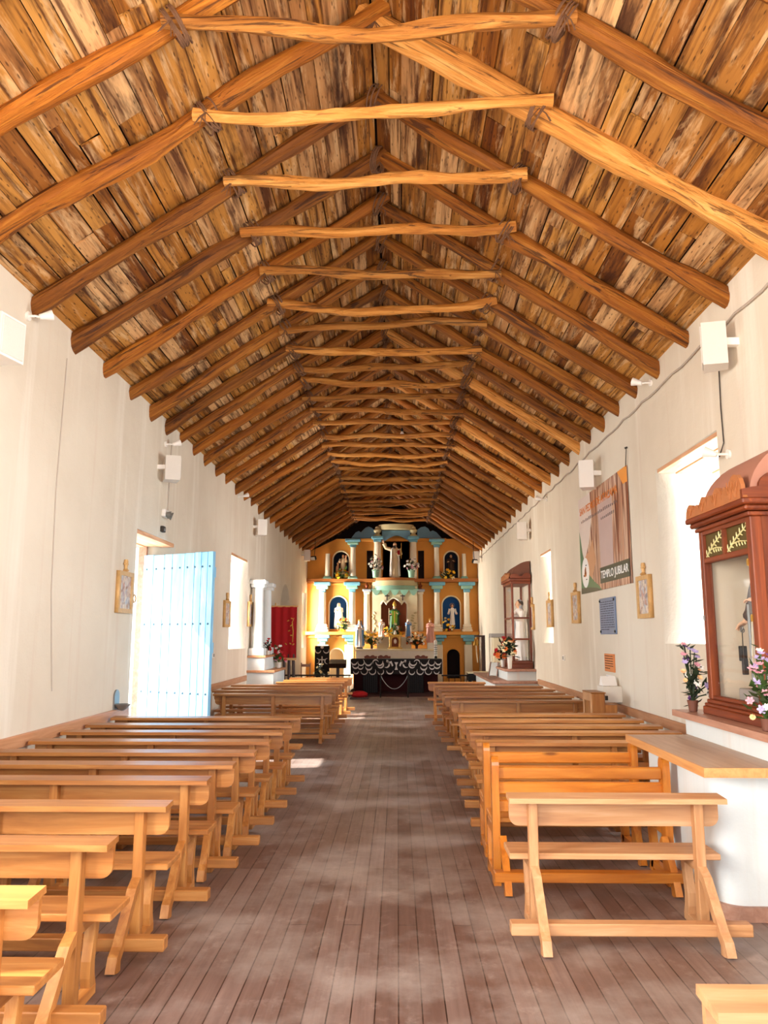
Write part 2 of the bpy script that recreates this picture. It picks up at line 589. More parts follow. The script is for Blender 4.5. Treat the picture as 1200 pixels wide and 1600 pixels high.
def slab(outer, holes, w0, w1, plane, m, smooth=False):
    """plate with holes: outline in (u, v), thickness w0..w1 ; plane 'xz' or 'yz'"""
    cu = bpy.data.curves.new('outline', 'CURVE')
    cu.dimensions = '2D'
    cu.fill_mode = 'BOTH'
    cu.extrude = abs(w1 - w0) / 2
    for poly in [outer] + list(holes):
        sp = cu.splines.new('POLY')
        sp.points.add(len(poly) - 1)
        for p, q in zip(sp.points, poly):
            p.co = (q[0], q[1], 0, 1)
        sp.use_cyclic_u = True
    ob = bpy.data.objects.new('outline', cu)
    COL.objects.link(ob)
    dg = bpy.context.evaluated_depsgraph_get()
    me = bpy.data.meshes.new_from_object(ob.evaluated_get(dg))
    bpy.data.objects.remove(ob)
    bpy.data.curves.remove(cu)
    wm = (w0 + w1) / 2
    for v in me.vertices:
        u, vv, ww = v.co
        v.co = (u, wm + ww, vv) if plane == 'xz' else (wm + ww, u, vv)
    bm = bmesh.new()
    bm.from_mesh(me)
    bmesh.ops.remove_doubles(bm, verts=bm.verts[:], dist=1e-5)
    bmesh.ops.recalc_face_normals(bm, faces=bm.faces[:])
    bm.to_mesh(me)
    bm.free()
    if smooth:
        me.shade_smooth()
        me.set_sharp_from_angle(angle=R(35))
    me.materials.clear()
    me.materials.append(m)
    return me


def rect(u0, u1, v0, v1):
    return [(u0, v0), (u1, v0), (u1, v1), (u0, v1)]


def arch(u0, u1, v0, v1, n=12):
    r = (u1 - u0) / 2
    c = (u0 + u1) / 2
    return [(u0, v0), (u1, v0)] + [(c + r * math.cos(PI * i / n), v1 - r + r * math.sin(PI * i / n)) for i in range(n + 1)]


def text_mesh(s, size, m, width=None):
    cu = bpy.data.curves.new('lettering', 'FONT')
    cu.body = s
    cu.size = size
    cu.extrude = 0.001
    cu.offset = size * 0.012
    cu.align_x = 'CENTER'
    cu.align_y = 'CENTER'
    ob = bpy.data.objects.new('lettering', cu)
    COL.objects.link(ob)
    dg = bpy.context.evaluated_depsgraph_get()
    me = bpy.data.meshes.new_from_object(ob.evaluated_get(dg))
    bpy.data.objects.remove(ob)
    xs = [v.co.x for v in me.vertices]
    k = width / (max(xs) - min(xs)) if width else 1
    for v in me.vertices:
        v.co = (v.co.x * k, -v.co.z, v.co.y)
    me.materials.clear()
    me.materials.append(m)
    return me


ORD = ['', 'first', 'second', 'third', 'fourth', 'fifth', 'sixth', 'seventh', 'eighth', 'ninth', 'tenth', 'eleventh', 'twelfth', 'thirteenth',
       'fourteenth', 'fifteenth', 'sixteenth', 'seventeenth', 'eighteenth', 'nineteenth', 'twentieth', 'twenty-first', 'twenty-second',
       'twenty-third', 'twenty-fourth', 'twenty-fifth', 'twenty-sixth', 'twenty-seventh', 'twenty-eighth', 'twenty-ninth', 'thirtieth', 'thirty-first']

# ------------------------------------------------------------------ the room
XL, XR, XC = -3.5, 3.1, -0.2
YE = 30.6
EAVE, RIDGE = 4.79, 6.95
SLOPE = (RIDGE - EAVE) / 3.3
ANG = math.atan(SLOPE)
TOP = 5.06

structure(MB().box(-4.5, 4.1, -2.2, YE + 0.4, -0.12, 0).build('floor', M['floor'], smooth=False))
structure(MB().box(-40, 40, -40, 60, -0.3, -0.14).build('ground', M['sand'], smooth=False))
lw = [rect(0.7, 2.95, 1.1, 4.1), rect(10.2, 12.0, -0.02, 3.18), rect(16.1, 17.95, 1.46, 3.5), arch(23.0, 25.2, 1.0, 3.35), rect(28.35, 29.6, 1.3, 3.35)]
lw[1] = rect(10.2, 12.0, 0.001, 3.18)
structure(put('wall_left', slab(rect(-2.2, YE, 0, TOP), lw, XL - 0.9, XL, 'yz', M['plaster'])))
structure(MB().box(XL - 0.55, XL - 0.45, 22.9, 25.3, 0.9, 3.45).build('wall_niche', M['plaster'], smooth=False))
rw = [rect(1.2, 3.2, 2.6, 4.4), rect(7.3, 9.1, 1.66, 3.72), rect(15.55, 16.8, 1.6, 3.5)]  # first, nearest opening is made up to admit the added fill light
structure(put('wall_right', slab(rect(-2.2, YE, 0, TOP), rw, XR, XR + 0.9, 'yz', M['plaster'])))
structure(put('wall_back', slab([(XL - 0.9, 0), (XR + 0.9, 0), (XR + 0.9, TOP), (XC, RIDGE + 0.5), (XL - 0.9, TOP)], [], YE, YE + 0.4, 'xz', M['mud'])))


# roof boards: every board a box of its own inside one mesh
def boards():
    b = MB()
    for sgn in (-1, 1):
        d = Vector((sgn * -1, 0, SLOPE)).normalized()        # up the slope
        nrm = Vector((sgn * SLOPE, 0, 1)).normalized()
        start = Vector((XC + sgn * 3.62, 0, EAVE - 0.32 * SLOPE + 0.185))
        L = 3.62 / math.cos(ANG)
        u = 0.0
        while u < L - 0.03:
            wd = random.uniform(0.13, 0.24)
            u1 = min(u + wd, L + 0.02)
            y = -2.2 - random.uniform(0, 2)
            while y < YE + 0.3:
                y1 = y + random.choice([1.8, 2.0, 2.7, 3.5, 3.6])
                lift = random.uniform(0, 0.028)
                tl = random.uniform(-0.012, 0.012)
                gap = random.choice([0.004, 0.006, 0.014])
                cs = []
                for (uu, yy, hh) in ((u + gap, y, lift), (u1, y, lift + tl), (u1, y1 - 0.006, lift + tl), (u + gap, y1 - 0.006, lift)):
                    for th in (0, 0.03):
                        cs.append(start + d * uu + Vector((0, yy, 0)) + nrm * (hh + th))
                v = [b.bm.verts.new(p) for p in cs]
                for f in ((0, 2, 4, 6), (1, 7, 5, 3), (0, 1, 3, 2), (2, 3, 5, 4), (4, 5, 7, 6), (6, 7, 1, 0)):
                    b.bm.faces.new([v[i] for i in f])
                y = y1
            u = u1
    return b


structure(boards().build('ceiling', M['roof'], smooth=False))
rf = MB()
for sgn in (-1, 1):
    rf.prism([(XC, RIDGE + 0.27), (XC + sgn * 4.3, RIDGE + 0.27 - SLOPE * 4.3), (XC + sgn * 4.3, RIDGE + 0.42 - SLOPE * 4.3), (XC, RIDGE + 0.42)], 'y', -2.2, YE + 0.4)
structure(rf.build('roof', M['mud'], smooth=False))

# rails along the walls, lintels
structure(MB().box(XL, XL + 0.035, 3.0, 10.15, 0.73, 0.85, 0.006).build('trim_1', M['rail'], smooth=False))
structure(MB().box(XL, XL + 0.035, 12.1, 18.0, 0.73, 0.85, 0.006).build('trim_2', M['rail'], smooth=False))
structure(MB().box(XR - 0.035, XR, 6.7, 17.3, 0.70, 0.81, 0.006).build('trim_3', M['rail'], smooth=False))
n = 4
for (x0, x1, y0, y1, z) in ((XL - 0.88, XL - 0.01, 10.22, 11.98, 3.18), (XL - 0.88, XL - 0.01, 16.12, 17.93, 3.5), (XR + 0.01, XR + 0.88, 7.32, 9.08, 3.72), (XR + 0.01, XR + 0.88, 15.57, 16.78, 3.5)):
    b = MB()
    for k in range(4):
        a = x0 + (x1 - x0) * k / 4
        b.box(a + 0.004, a + (x1 - x0) / 4 - 0.004, y0, y1, z - 0.05 - 0.012 * (k % 2), z - 0.002, 0.006)
    structure(b.build('trim_%d' % n, M['lintel'], smooth=False))
    n += 1


# ------------------------------------------------------------------ roof trusses
def log_mesh(L, r0, r1, m, bend=0.03, seg=10, nr=16, flat=1.0, sag=0.0):
    ph = [random.uniform(0, 6.28) for _ in range(4)]
    pts, rad = [], []
    for i in range(nr + 1):
        t = i / nr
        y = bend * (math.sin(ph[0] + t * 5.1) * 0.8 + math.sin(ph[1] + t * 12) * 0.5)
        z = bend * (math.sin(ph[2] + t * 4.3) * 0.8 + math.sin(ph[3] + t * 13) * 0.5) - sag * math.sin(PI * t)
        pts.append((t * L, y, z))
        rad.append((r0 + (r1 - r0) * t) * (1 + 0.10 * math.sin(ph[1] + t * 17) + random.uniform(-0.07, 0.07)))
    return MB().tube(pts, rad, seg, 0.10, flat).mesh(m, True, 38)


TY = [4.0, 4.95, 5.92, 6.92, 7.9, 8.79, 9.7, 10.52, 11.3, 12.1, 12.88, 13.63, 14.5, 15.4, 16.35, 17.25, 18.15, 19.1, 20.0, 20.9, 21.8, 22.7, 23.6, 24.5, 25.4, 26.3, 27.2, 28.1, 29.0]
G = 'rough-hewn roof trusses tied with rawhide'
for i, y in enumerate(TY):
    k = i + 1
    lab = 'rough log roof truss with tied collar beam, %s counted from the camera' % ORD[k]
    if i == 2:
        lab = 'roof truss with the broad pale log on its right, second collar beam from top'
    if i == 1:
        lab = 'roof truss whose bowed collar beam is topmost in the photo'
    root = thing('roof_truss', lab, 'roof truss', (XC, y, EAVE), 0, G)
    hl = 3.42 / math.cos(ANG)
    for sgn in (-1, 1):
        r0, r1 = random.uniform(0.088, 0.1), random.uniform(0.07, 0.085)
        mm = M[random.choice(['log_dark', 'log_dark', 'log_mid'])]
        bend = 0.022
        if i == 2:
            mm, r0, r1 = (M['log_light'], 0.125, 0.11) if sgn > 0 else (M['log_mid'], 0.105, 0.08)
            bend = 0.04
        elif i in (10, 13, 15):
            mm = M['log_light'] if sgn > 0 else M['log_mid']
        me = log_mesh(hl + 0.12, r0, r1, mm, bend)
        rm = 0.092
        off = Vector((sgn * SLOPE, 0, 1)).normalized() * rm
        foot = Vector((sgn * 3.38, random.uniform(-0.04, 0.04), -0.08 * SLOPE)) + off
        direc = Vector((-sgn, 0.03 * sgn / 3.4, SLOPE)).normalized()
        q = direc.to_track_quat('X', 'Z')
        o = put('rafter', me, root, foot)
        o.rotation_euler = q.to_euler()
    # collar
    cz = RIDGE - 1.42 * SLOPE - EAVE
    dz = random.uniform(-0.03, 0.03)
    L = 2.95 + random.uniform(-0.08, 0.12)
    o = put('collar_beam', log_mesh(L, random.uniform(0.052, 0.062), random.uniform(0.05, 0.06), M['log_light'] if i in (2, 3) else M['log_collar'], 0.035, 9, 20, 1.0,
                                    {1: 0.10, 2: 0.05, 4: 0.08, 6: 0.1}.get(i, random.uniform(-0.01, 0.08))), root, (-L / 2, -0.125, cz + 0.06 + dz))
    o.rotation_euler = (random.uniform(-0.5, 0.5), random.uniform(-0.012, 0.012), random.uniform(-0.01, 0.01))
    # rawhide lashings
    for sgn in (-1, 1):
        b = MB()
        rt = Euler((0, sgn * ANG, 0)).to_matrix()
        for j in range(6):
            tilt = Euler((random.uniform(-0.3, 0.3), 0, random.uniform(-0.45, 0.45))).to_matrix()
            b.torus((sgn * (1.36 + 0.012 * j), -0.04, cz + 0.10 + dz - 0.012 * j * SLOPE), 0.135, 0.008, 'x', 14, 5, rt @ tilt)
        for j in range(5):
            a = random.uniform(0, 6.28)
            b.tube([(sgn * 1.38, -0.17, cz + 0.02), (sgn * 1.38 + 0.05 * math.cos(a), -0.2, cz - 0.05), (sgn * 1.38 + 0.09 * math.cos(a), -0.2, cz - 0.11 - 0.03 * math.sin(a))], 0.004, 4)
        b.build('lashing', M['hide'], root)
    b = MB()
    for j in range(4):
        b.torus((0.02 * j - 0.03, 0, RIDGE - EAVE + 0.08), 0.14, 0.008, 'x', 14, 5, Euler((0, 0.4, random.uniform(-0.3, 0.3))).to_matrix())
    for j in range(6):
        a = random.uniform(0, 6.28)
        b.tube([(0.02, -0.1, RIDGE - EAVE - 0.02), (0.02 + 0.05 * math.cos(a), -0.12, RIDGE - EAVE - 0.09), (0.07 * math.cos(a), -0.14, RIDGE - EAVE - 0.17)], 0.005, 4)
    b.build('lashing', M['hide'], root)


# ------------------------------------------------------------------ pews
def curve_leg(pts, w):
    return MB().prism(pts, 'x', -w / 2, w / 2)


def band(center, half):
    """strip polygon of half width around a polyline in (y, z)"""
    L, Rr = [], []
    n = len(center)
    for i, (y, z) in enumerate(center):
        a = Vector(center[max(i - 1, 0)])
        c = Vector(center[min(i + 1, n - 1)])
        d = (c - a).normalized()
        h = half[i] if isinstance(half, (list, tuple)) else half
        L.append((y - d.y * h, z + d.x * h))
        Rr.append((y + d.y * h, z - d.x * h))
    return L + Rr[::-1]


FRAME = {}
for kind in ('honey', 'pale'):
    f = {}
    f['post'] = MB().box(-0.028, 0.028, -0.032, 0.032, 0.03, 0.762, 0.004).mesh(M[kind + 'Z'], False)
    f['front_leg'] = curve_leg(band([(0.225, 0.40), (0.232, 0.34), (0.215, 0.25), (0.195, 0.17), (0.198, 0.10), (0.215, 0.04)], [0.034, 0.03, 0.027, 0.027, 0.03, 0.034]), 0.05).mesh(M[kind + 'Z'], False)
    f['seat_rail'] = MB().box(-0.024, 0.024, 0.03, 0.24, 0.345, 0.402, 0.004).mesh(M[kind + 'Y'], False)
    f['runner'] = MB().box(-0.027, 0.027, -0.04, 0.25, 0.0, 0.05, 0.004).mesh(M[kind + 'Y'], False)
    f['brace'] = curve_leg(band([(-0.012, 0.345), (-0.075, 0.31), (-0.14, 0.20), (-0.20, 0.095), (-0.235, 0.065), (-0.245, 0.002)], [0.03, 0.026, 0.025, 0.027, 0.032, 0.045]), 0.052).mesh(M[kind + 'Z'], False)
    f['long_brace'] = curve_leg(band([(-0.012, 0.36), (-0.09, 0.325), (-0.20, 0.20), (-0.29, 0.095), (-0.335, 0.065), (-0.35, 0.002)], [0.03, 0.026, 0.025, 0.027, 0.032, 0.045]), 0.052).mesh(M[kind + 'Z'], False)
    FRAME[kind] = f


def pew(x0, x1, yrear, label, kind='honey', posts=None, group=None, long=False):
    xc = (x0 + x1) / 2
    h = (x1 - x0) / 2
    root = thing('pew', label, 'pew', (xc, yrear + 0.09, 0), 0, group)
    mx = M[kind + 'X']
    MB().prism([(-0.095, 0.752), (-0.095, 0.782), (0.055, 0.79), (0.06, 0.762), (0.0, 0.758)], 'x', -h, h).build('book_ledge', mx, root, smooth=False)
    r = 0.055
    pts = [(-h + 0.012, 0.758), (-h + 0.012, 0.60 + r)]
    for k in range(6):
        a = PI + PI / 2 * k / 5
        pts.append((-h + 0.012 + r + r * math.cos(a), 0.60 + r + r * math.sin(a)))
    for k in range(6):
        a = 1.5 * PI + PI / 2 * k / 5
        pts.append((h - 0.012 - r + r * math.cos(a), 0.60 + r + r * math.sin(a)))
    pts.append((h - 0.012, 0.758))
    MB().prism(pts, 'y', 0.026, 0.052).build('backrest', mx, root, smooth=False)
    MB().box(-h + 0.01, h - 0.01, 0.03, 0.30, 0.402, 0.438, 0.005).build('seat', mx, root, smooth=False)
    oh = 0.03 if kind == 'pale' else 0.07
    MB().box(-h - oh, h + oh, -0.265 if long else -0.185, -0.185 if long else -0.112, 0.072, 0.138, 0.005).build('kneeler', mx, root, smooth=False)
    if posts is None:
        posts = [-h + 0.15, h - 0.15] if h < 0.8 else [-h + 0.17, 0.0, h - 0.17]
    for p in posts:
        for nm, me in FRAME[kind].items():
            if nm != ('brace' if long else 'long_brace'):
                put('brace' if nm == 'long_brace' else nm, me, root, (p, 0, 0))
    return root


GL, GR = 'honey-coloured pews with kneelers in the left rows', 'honey-coloured pews with kneelers in the right rows'
left = [(2.28, -1.42), (3.02, -1.37), (3.78, -1.36), (4.6, -1.33), (5.4, -1.29), (6.03, -1.25), (6.65, -1.20), (7.33, -1.19), (8.02, -1.17), (8.65, -1.16), (9.4, -1.16)]
left = left[1:]
for i, (y, xe) in enumerate(left):
    nm = ORD[i + 1]
    lab = 'honey wood pew with kneeler left of the aisle, %s from the photo\'s lower left corner' % nm
    if i == 9:
        lab = 'honey wood pew left of the aisle, last before the gap at the blue door'
    pew(XL + 0.07, xe, y, lab, 'honey', None, GL, i < 4)
for i, (y, xe, xl) in enumerate([(13.17, -1.1, -3.1), (13.95, -1.1, -3.3), (14.7, -1.1, -3.3), (15.5, -1.1, -3.3), (16.4, -1.12, -2.55), (17.15, -1.09, -2.5), (18.1, -1.05, -2.5)]):
    lab = 'wooden pew beyond the blue door, %s of the far left block counting towards altar' % ORD[i + 1]
    pew(xl, xe, y, lab, 'honey', None, GL)
pew(0.67, 1.97, 4.86, 'pale short pew seen from behind, nearest whole one on the right', 'pale', long=True)
pew(0.83, 2.15, 2.2, 'pale pew whose ledge corner shows at the photo\'s lower right corner', 'pale')
for i, (y, xa, xb) in enumerate([(7.3, 0.72, 2.14), (8.05, 0.73, 2.86), (8.62, 0.74, 2.86), (9.2, 0.74, 2.84), (9.85, 0.75, 2.82)]):
    lab = 'honey wood pew right of the aisle, %s behind the two glossy slatted benches' % ORD[i + 1]
    pew(xa, xb, y, lab, 'honey', None, GR)
for i, (y, xa, xb) in enumerate([(11.9, 0.8, 2.85), (12.8, 0.76, 2.85), (13.5, 0.75, 2.86), (14.35, 0.74, 2.86), (15.2, 0.73, 2.8), (16.42, 0.63, 1.83)]):
    lab = 'wooden pew of the far right block, %s beyond the stepped wooden stand' % ORD[i + 1]
    pew(xa, xb, y, lab, 'honey', None, GR)


def slat_bench(x0, x1, y, label):
    xc, h = (x0 + x1) / 2, (x1 - x0) / 2
    root = thing('slatted_bench', label, 'bench', (xc, y, 0), 0, 'glossy orange slatted benches')
    for sx in (-1, 1):
        x = sx * (h - 0.025)
        top = [(0.05 + 0.05 * math.cos(PI * k / 8) - 0.05, 0.82 + 0.06 * math.sin(PI * k / 8)) for k in range(9)]
        MB().prism([(-0.05, 0.0), (0.05, 0.0)] + top, 'x', x - 0.026, x + 0.026).build('post', M['pineZ'], root, smooth=False)
        MB().prism(band([(0.34, 0.42), (0.35, 0.33), (0.32, 0.2), (0.31, 0.1), (0.34, 0.0)], 0.035), 'x', x - 0.024, x + 0.024).build('front_leg', M['pineZ'], root, smooth=False)
        MB().box(x - 0.024, x + 0.024, 0.04, 0.36, 0.33, 0.40, 0.004).build('seat_rail', M['pineY'], root, smooth=False)
        MB().box(x - 0.024, x + 0.024, 0.04, 0.34, 0.03, 0.09, 0.004).build('runner', M['pineY'], root, smooth=False)
        MB().prism(band([(-0.04, 0.32), (-0.14, 0.22), (-0.24, 0.09), (-0.27, 0.0)], [0.03, 0.028, 0.03, 0.045]), 'x', x * 0.93 - 0.024, x * 0.93 + 0.024).build('brace', M['pineZ'], root, smooth=False)
    for z0, z1 in ((0.72, 0.805), (0.615, 0.70), (0.49, 0.575)):
        MB().box(-h + 0.045, h - 0.045, -0.02, 0.015, z0, z1, 0.008).build('back_slat', M['pineX'], root, smooth=False)
    MB().box(-h + 0.0, h - 0.0, 0.05, 0.38, 0.405, 0.44, 0.005).build('seat', M['pineX'], root, smooth=False)
    MB().box(-h - 0.02, h + 0.02, -0.27, -0.18, 0.085, 0.15, 0.005).build('kneeler', M['pineX'], root, smooth=False)


slat_bench(0.68, 1.96, 5.86, 'glossy orange slatted bench directly behind the pale short pew')
slat_bench(0.70, 1.95, 6.58, 'glossy orange slatted bench, the farther of the two on the right')


# ------------------------------------------------------------------ left door
dz0 = 0.02
hinge = Vector((-3.93, 11.9, 0))
edge = Vector((-2.70, 11.28, 0))
dv = (edge - hinge)
dl = dv.length
door = structure(MB().box(0, 0.001, 0, 0.001, 0, 0.001).build('door_1', M['door'], None, hinge))
door.rotation_euler = (0, 0, math.atan2(dv.y, dv.x))
b = MB()
ws = [0.20, 0.22, 0.16, 0.24, 0.19, 0.13, 0.12, 0.10]
k = dl / sum(ws)
x = 0
for i, wd in enumerate(ws):
    top = 2.98 + random.uniform(-0.012, 0.008)
    b.box(x + 0.003, x + wd * k - 0.003, -0.03, 0.03, dz0, top, 0.004)
    x += wd * k
door.data = b.mesh(M['door'], False)
MB().box(0.02, dl - 0.02, 0.03, 0.07, 0.35, 0.5).box(0.02, dl - 0.02, 0.03, 0.07, 1.5, 1.65).box(0.02, dl - 0.02, 0.03, 0.07, 2.6, 2.75).build('ledger', M['door'], door)
sme = MB().ell((0, 0, 0), (0.017, 0.014, 0.017), 8, 6).mesh(M['stud'])
for z in (0.92, 1.92, 2.76):
    for j in range(9):
        put('stud', sme, door, (0.07 + (dl - 0.13) * (j / 8) ** 0.9, -0.032, z))
structure(MB().box(-4.05, -3.93, 10.2, 10.27, 0, 3.13).box(-4.05, -3.93, 11.93, 12.0, 0, 3.13).build('trim_8', M['old_plank'], smooth=False))


# ------------------------------------------------------------------ small fittings on the walls
def wall_root(name, label, cat, side, y, z, group=None, off=0.0):
    return thing(name, label, cat, ((XL + off) if side < 0 else (XR - off), y, z), R(90) if side < 0 else R(-90), group)
# local frame on a wall: x runs left to right as seen from the room, -y points into the room


def speaker(side, y, z, label, wd=0.27, hh=0.42, turn=0.0, tone='white_plastic'):
    r = wall_root('wall_speaker', label, 'speaker', side, y, z, 'white speakers on the side walls')
    rt = Matrix.Rotation(turn, 4, 'Z')
    b = MB()
    pts = [(-wd / 2, -0.30), (wd / 2, -0.30), (wd / 2 * 0.75, -0.09), (-wd / 2 * 0.75, -0.09)]
    b.prism(pts, 'z', 0, hh)
    for v in b.bm.verts:
        v.co = rt @ v.co
    b.build('cabinet', M[tone], r, smooth=False)
    b = MB().box(-wd / 2 + 0.015, wd / 2 - 0.015, -0.312, -0.298, 0.02, hh - 0.02, 0.008, rt)
    b.build('grille', M['grille'], r, smooth=False)
    MB().box(-0.035, 0.035, -0.12, 0.0, hh * 0.45, hh * 0.62).build('bracket', M['white_plastic'], r, smooth=False)
    return r


def yz(px, py, side, dx=0.0):
    p = at_x(px, py, XL + dx if side < 0 else XR - dx)
    return p.y, p.z


def spot(side, y, z, label, aim=0.5, group='small spotlights below the eaves'):
    r = wall_root('spotlight', label, 'spotlight', side, y, z, group)
    MB().lathe([(0.045, -0.01), (0.045, 0.012)], 12).build('base', M['white_plastic'], r, (0, -0.012, 0), (R(90), 0, 0))
    MB().tube([(0, -0.02, 0), (0, -0.08, 0), (0.04 * aim, -0.11, 0.0)], 0.012, 8).build('arm', M['white_plastic'], r)
    MB().lathe([(0.025, 0), (0.035, 0.05), (0.05, 0.11), (0.052, 0.12)], 14).build('lamp_head', M['white_plastic'], r, (0.04 * aim, -0.11, 0), (R(70), 0, R(60) * aim))
    return r


y, z = yz(8, 543, -1, 0.15)
speaker(-1, 6.12, 4.02, 'white wall speaker at the left edge of the photo', 0.30, 0.36, R(-12))
y, z = yz(42, 494, -1)
spot(-1, y, z, 'white spotlight beside the speaker at the photo\'s left edge')
y, z = yz(262, 750, -1, 0.15)
speaker(-1, y, z, 'white wall speaker high above the blue door', 0.30, 0.36, R(25), 'grille')
y, z = yz(258, 694, -1)
spot(-1, y, z, 'white spotlight above the speaker over the blue door')
y, z = yz(405, 836, -1, 0.15)
speaker(-1, y, z, 'white wall speaker past the tall left window', 0.30, 0.38, R(25))
y, z = yz(372, 775, -1)
spot(-1, y, z, 'small white spotlight above the tall left window')
y, z = yz(484, 880, -1, 0.15)
speaker(-1, 28.0, 4.45, 'white wall speaker left of the altarpiece under the roof', 0.3, 0.4, R(10))
y, z = yz(1146, 556, 1, 0.15)
speaker(1, 6.72, z, 'white wall speaker above the large red cabinet', 0.26, 0.40, R(-22), 'grille')
y, z = yz(924, 762, 1, 0.15)
speaker(1, y, z, 'white wall speaker at the top left of the poster', 0.30, 0.42, R(-22))
y, z = yz(820, 843, 1, 0.15)
speaker(1, y, z, 'white wall speaker between the far right window and glass case', 0.30, 0.40, R(-15))
speaker(1, 28.2, 4.38, 'white wall speaker right of the altarpiece under the roof', 0.34, 0.42, R(-10))
y, z = yz(1018, 598, 1)
spot(1, y, z, 'white spotlight under a rafter above the poster', -0.5)
y, z = yz(1092, 750, 1)
spot(1, 7.05, 3.42, 'white spotlight beside the dome of the large red cabinet', -0.5)
y, z = yz(855, 780, 1)
spot(1, y, z, 'white spotlight above the far right window', -0.5)

# emergency lamp and sensor above the door
y, z = yz(255, 806, -1)
r = wall_root('emergency_lamp', 'small twin emergency lamp above the blue door lintel', 'lamp', -1, y, z)
MB().box(-0.10, 0.10, -0.06, 0, -0.02, 0.09, 0.01).build('housing', M['white_plastic'], r, smooth=False)
for sx in (-0.06, 0.06):
    MB().lathe([(0.03, 0), (0.06, 0.05), (0.062, 0.06)], 14).build('lamp_head', M['grey'], r, (sx, -0.06, 0.02), (R(110), 0, R(20)))
y, z = yz(252, 827, -1)
r = wall_root('wall_sensor', 'small dark grey box under the emergency lamp', 'sensor', -1, y, z)
MB().box(-0.06, 0.06, -0.05, 0, -0.045, 0.045, 0.008).build('housing', M['dark_cable'], r, smooth=False)
MB().ell((0, -0.05, 0), (0.03, 0.02, 0.03), 10, 6).build('lens', M['grey'], r)

# holy water stoup
y, z = yz(180, 1100, -1)
r = wall_root('holy_water_stoup', 'dark metal holy water stoup left of the blue door', 'stoup', -1, y, z)
pts = [(0.085 * math.cos(t * PI / 10), 0.09 + 0.085 * math.sin(t * PI / 10)) for t in range(0, 11)] + [(-0.085, -0.09), (0.085, -0.09)]
MB().prism(pts, 'y', -0.02, 0).build('back_plate', M['grey'], r, smooth=False)
MB().lathe([(0.02, -0.08), (0.06, -0.06), (0.10, -0.01), (0.105, 0.0), (0.09, 0.0), (0.05, -0.04)], 16, (0, -0.09, 0.0)).build('bowl', M['grey'], r)
# switches
for (px, py, sd, lab) in ((332, 1024, -1, 'small wall switch right of the blue door'), (882, 1028, 1, 'small wall socket on the right wall left of the orange notice')):
    y, z = yz(px, py, sd)
    r = wall_root('wall_socket', lab, 'socket', sd, y, z)
    MB().box(-0.06, 0.06, -0.025, 0, -0.05, 0.05, 0.006).build('plate', M['white_plastic'], r, smooth=False)
    MB().box(-0.035, -0.005, -0.032, -0.02, -0.03, 0.03).box(0.005, 0.035, -0.032, -0.02, -0.03, 0.03).build('rocker', M['grey'], r, smooth=False)
# latch on the jamb
y, z = yz(204, 935, -1)
r = wall_root('door_latch', 'pale iron ring latch beside the picture left of the door', 'latch', -1, 10.12, z)
MB().box(-0.02, 0.03, -0.02, 0, -0.07, 0.07, 0.004).build('plate', M['gold_wood'], r, smooth=False)
MB().torus((0.02, -0.03, 0), 0.05, 0.009, 'y', 16, 6).build('ring', M['gold_wood'], r)


# stations of the cross
def station(px, py0, py1, side, label, wd=0.52):
    p1 = at_x(px, py1, XL if side < 0 else XR)
    p0 = at_x(px, py0, XL if side < 0 else XR)
    hh = (p0.z - p1.z) * 0.76
    r = wall_root('station_picture', label, 'religious picture', side, p1.y, p1.z, 'stations of the cross on the side walls')
    fw = 0.055
    me = slab(rect(-wd / 2, wd / 2, 0, hh), [rect(-wd / 2 + fw, wd / 2 - fw, fw, hh - fw)], -0.05, 0, 'xz', M['gold_wood'])
    put('frame', me, r)
    MB().box(-wd / 2 + fw, wd / 2 - fw, -0.03, -0.005, fw, hh - fw).build('picture', M['relief'], r, smooth=False)
    h2 = hh * 0.30
    b = MB().lathe([(0.03, 0), (0.045, h2 * 0.1), (0.02, h2 * 0.25), (0.025, h2 * 0.7), (0.03, h2 * 0.8), (0.022, h2)], 8, (0, -0.025, hh))
    b.box(-0.055, 0.055, -0.04, -0.012, hh + h2 * 0.55, hh + h2 * 0.72, 0.004)
    b.build('cross_finial', M['gold_wood'], r)
    return r


station(190, 872, 958, -1, 'gilt framed religious picture left of the blue door', 0.52)
station(352, 925, 980, -1, 'gilt framed religious picture left of the tall left window')
station(389, 928, 979, -1, 'gilt framed religious picture between tall left window and white columns')
station(1012, 877, 966, 1, 'gilt framed religious picture right of the poster, nearest on right wall', 0.50)
station(903, 909, 974, 1, 'gilt framed religious picture at the poster\'s lower left', 0.52)
station(862, 924, 980, 1, 'gilt framed religious picture just right of the far right window', 0.52)
station(834, 932, 984, 1, 'gilt framed religious picture between far right window and glass case', 0.42)

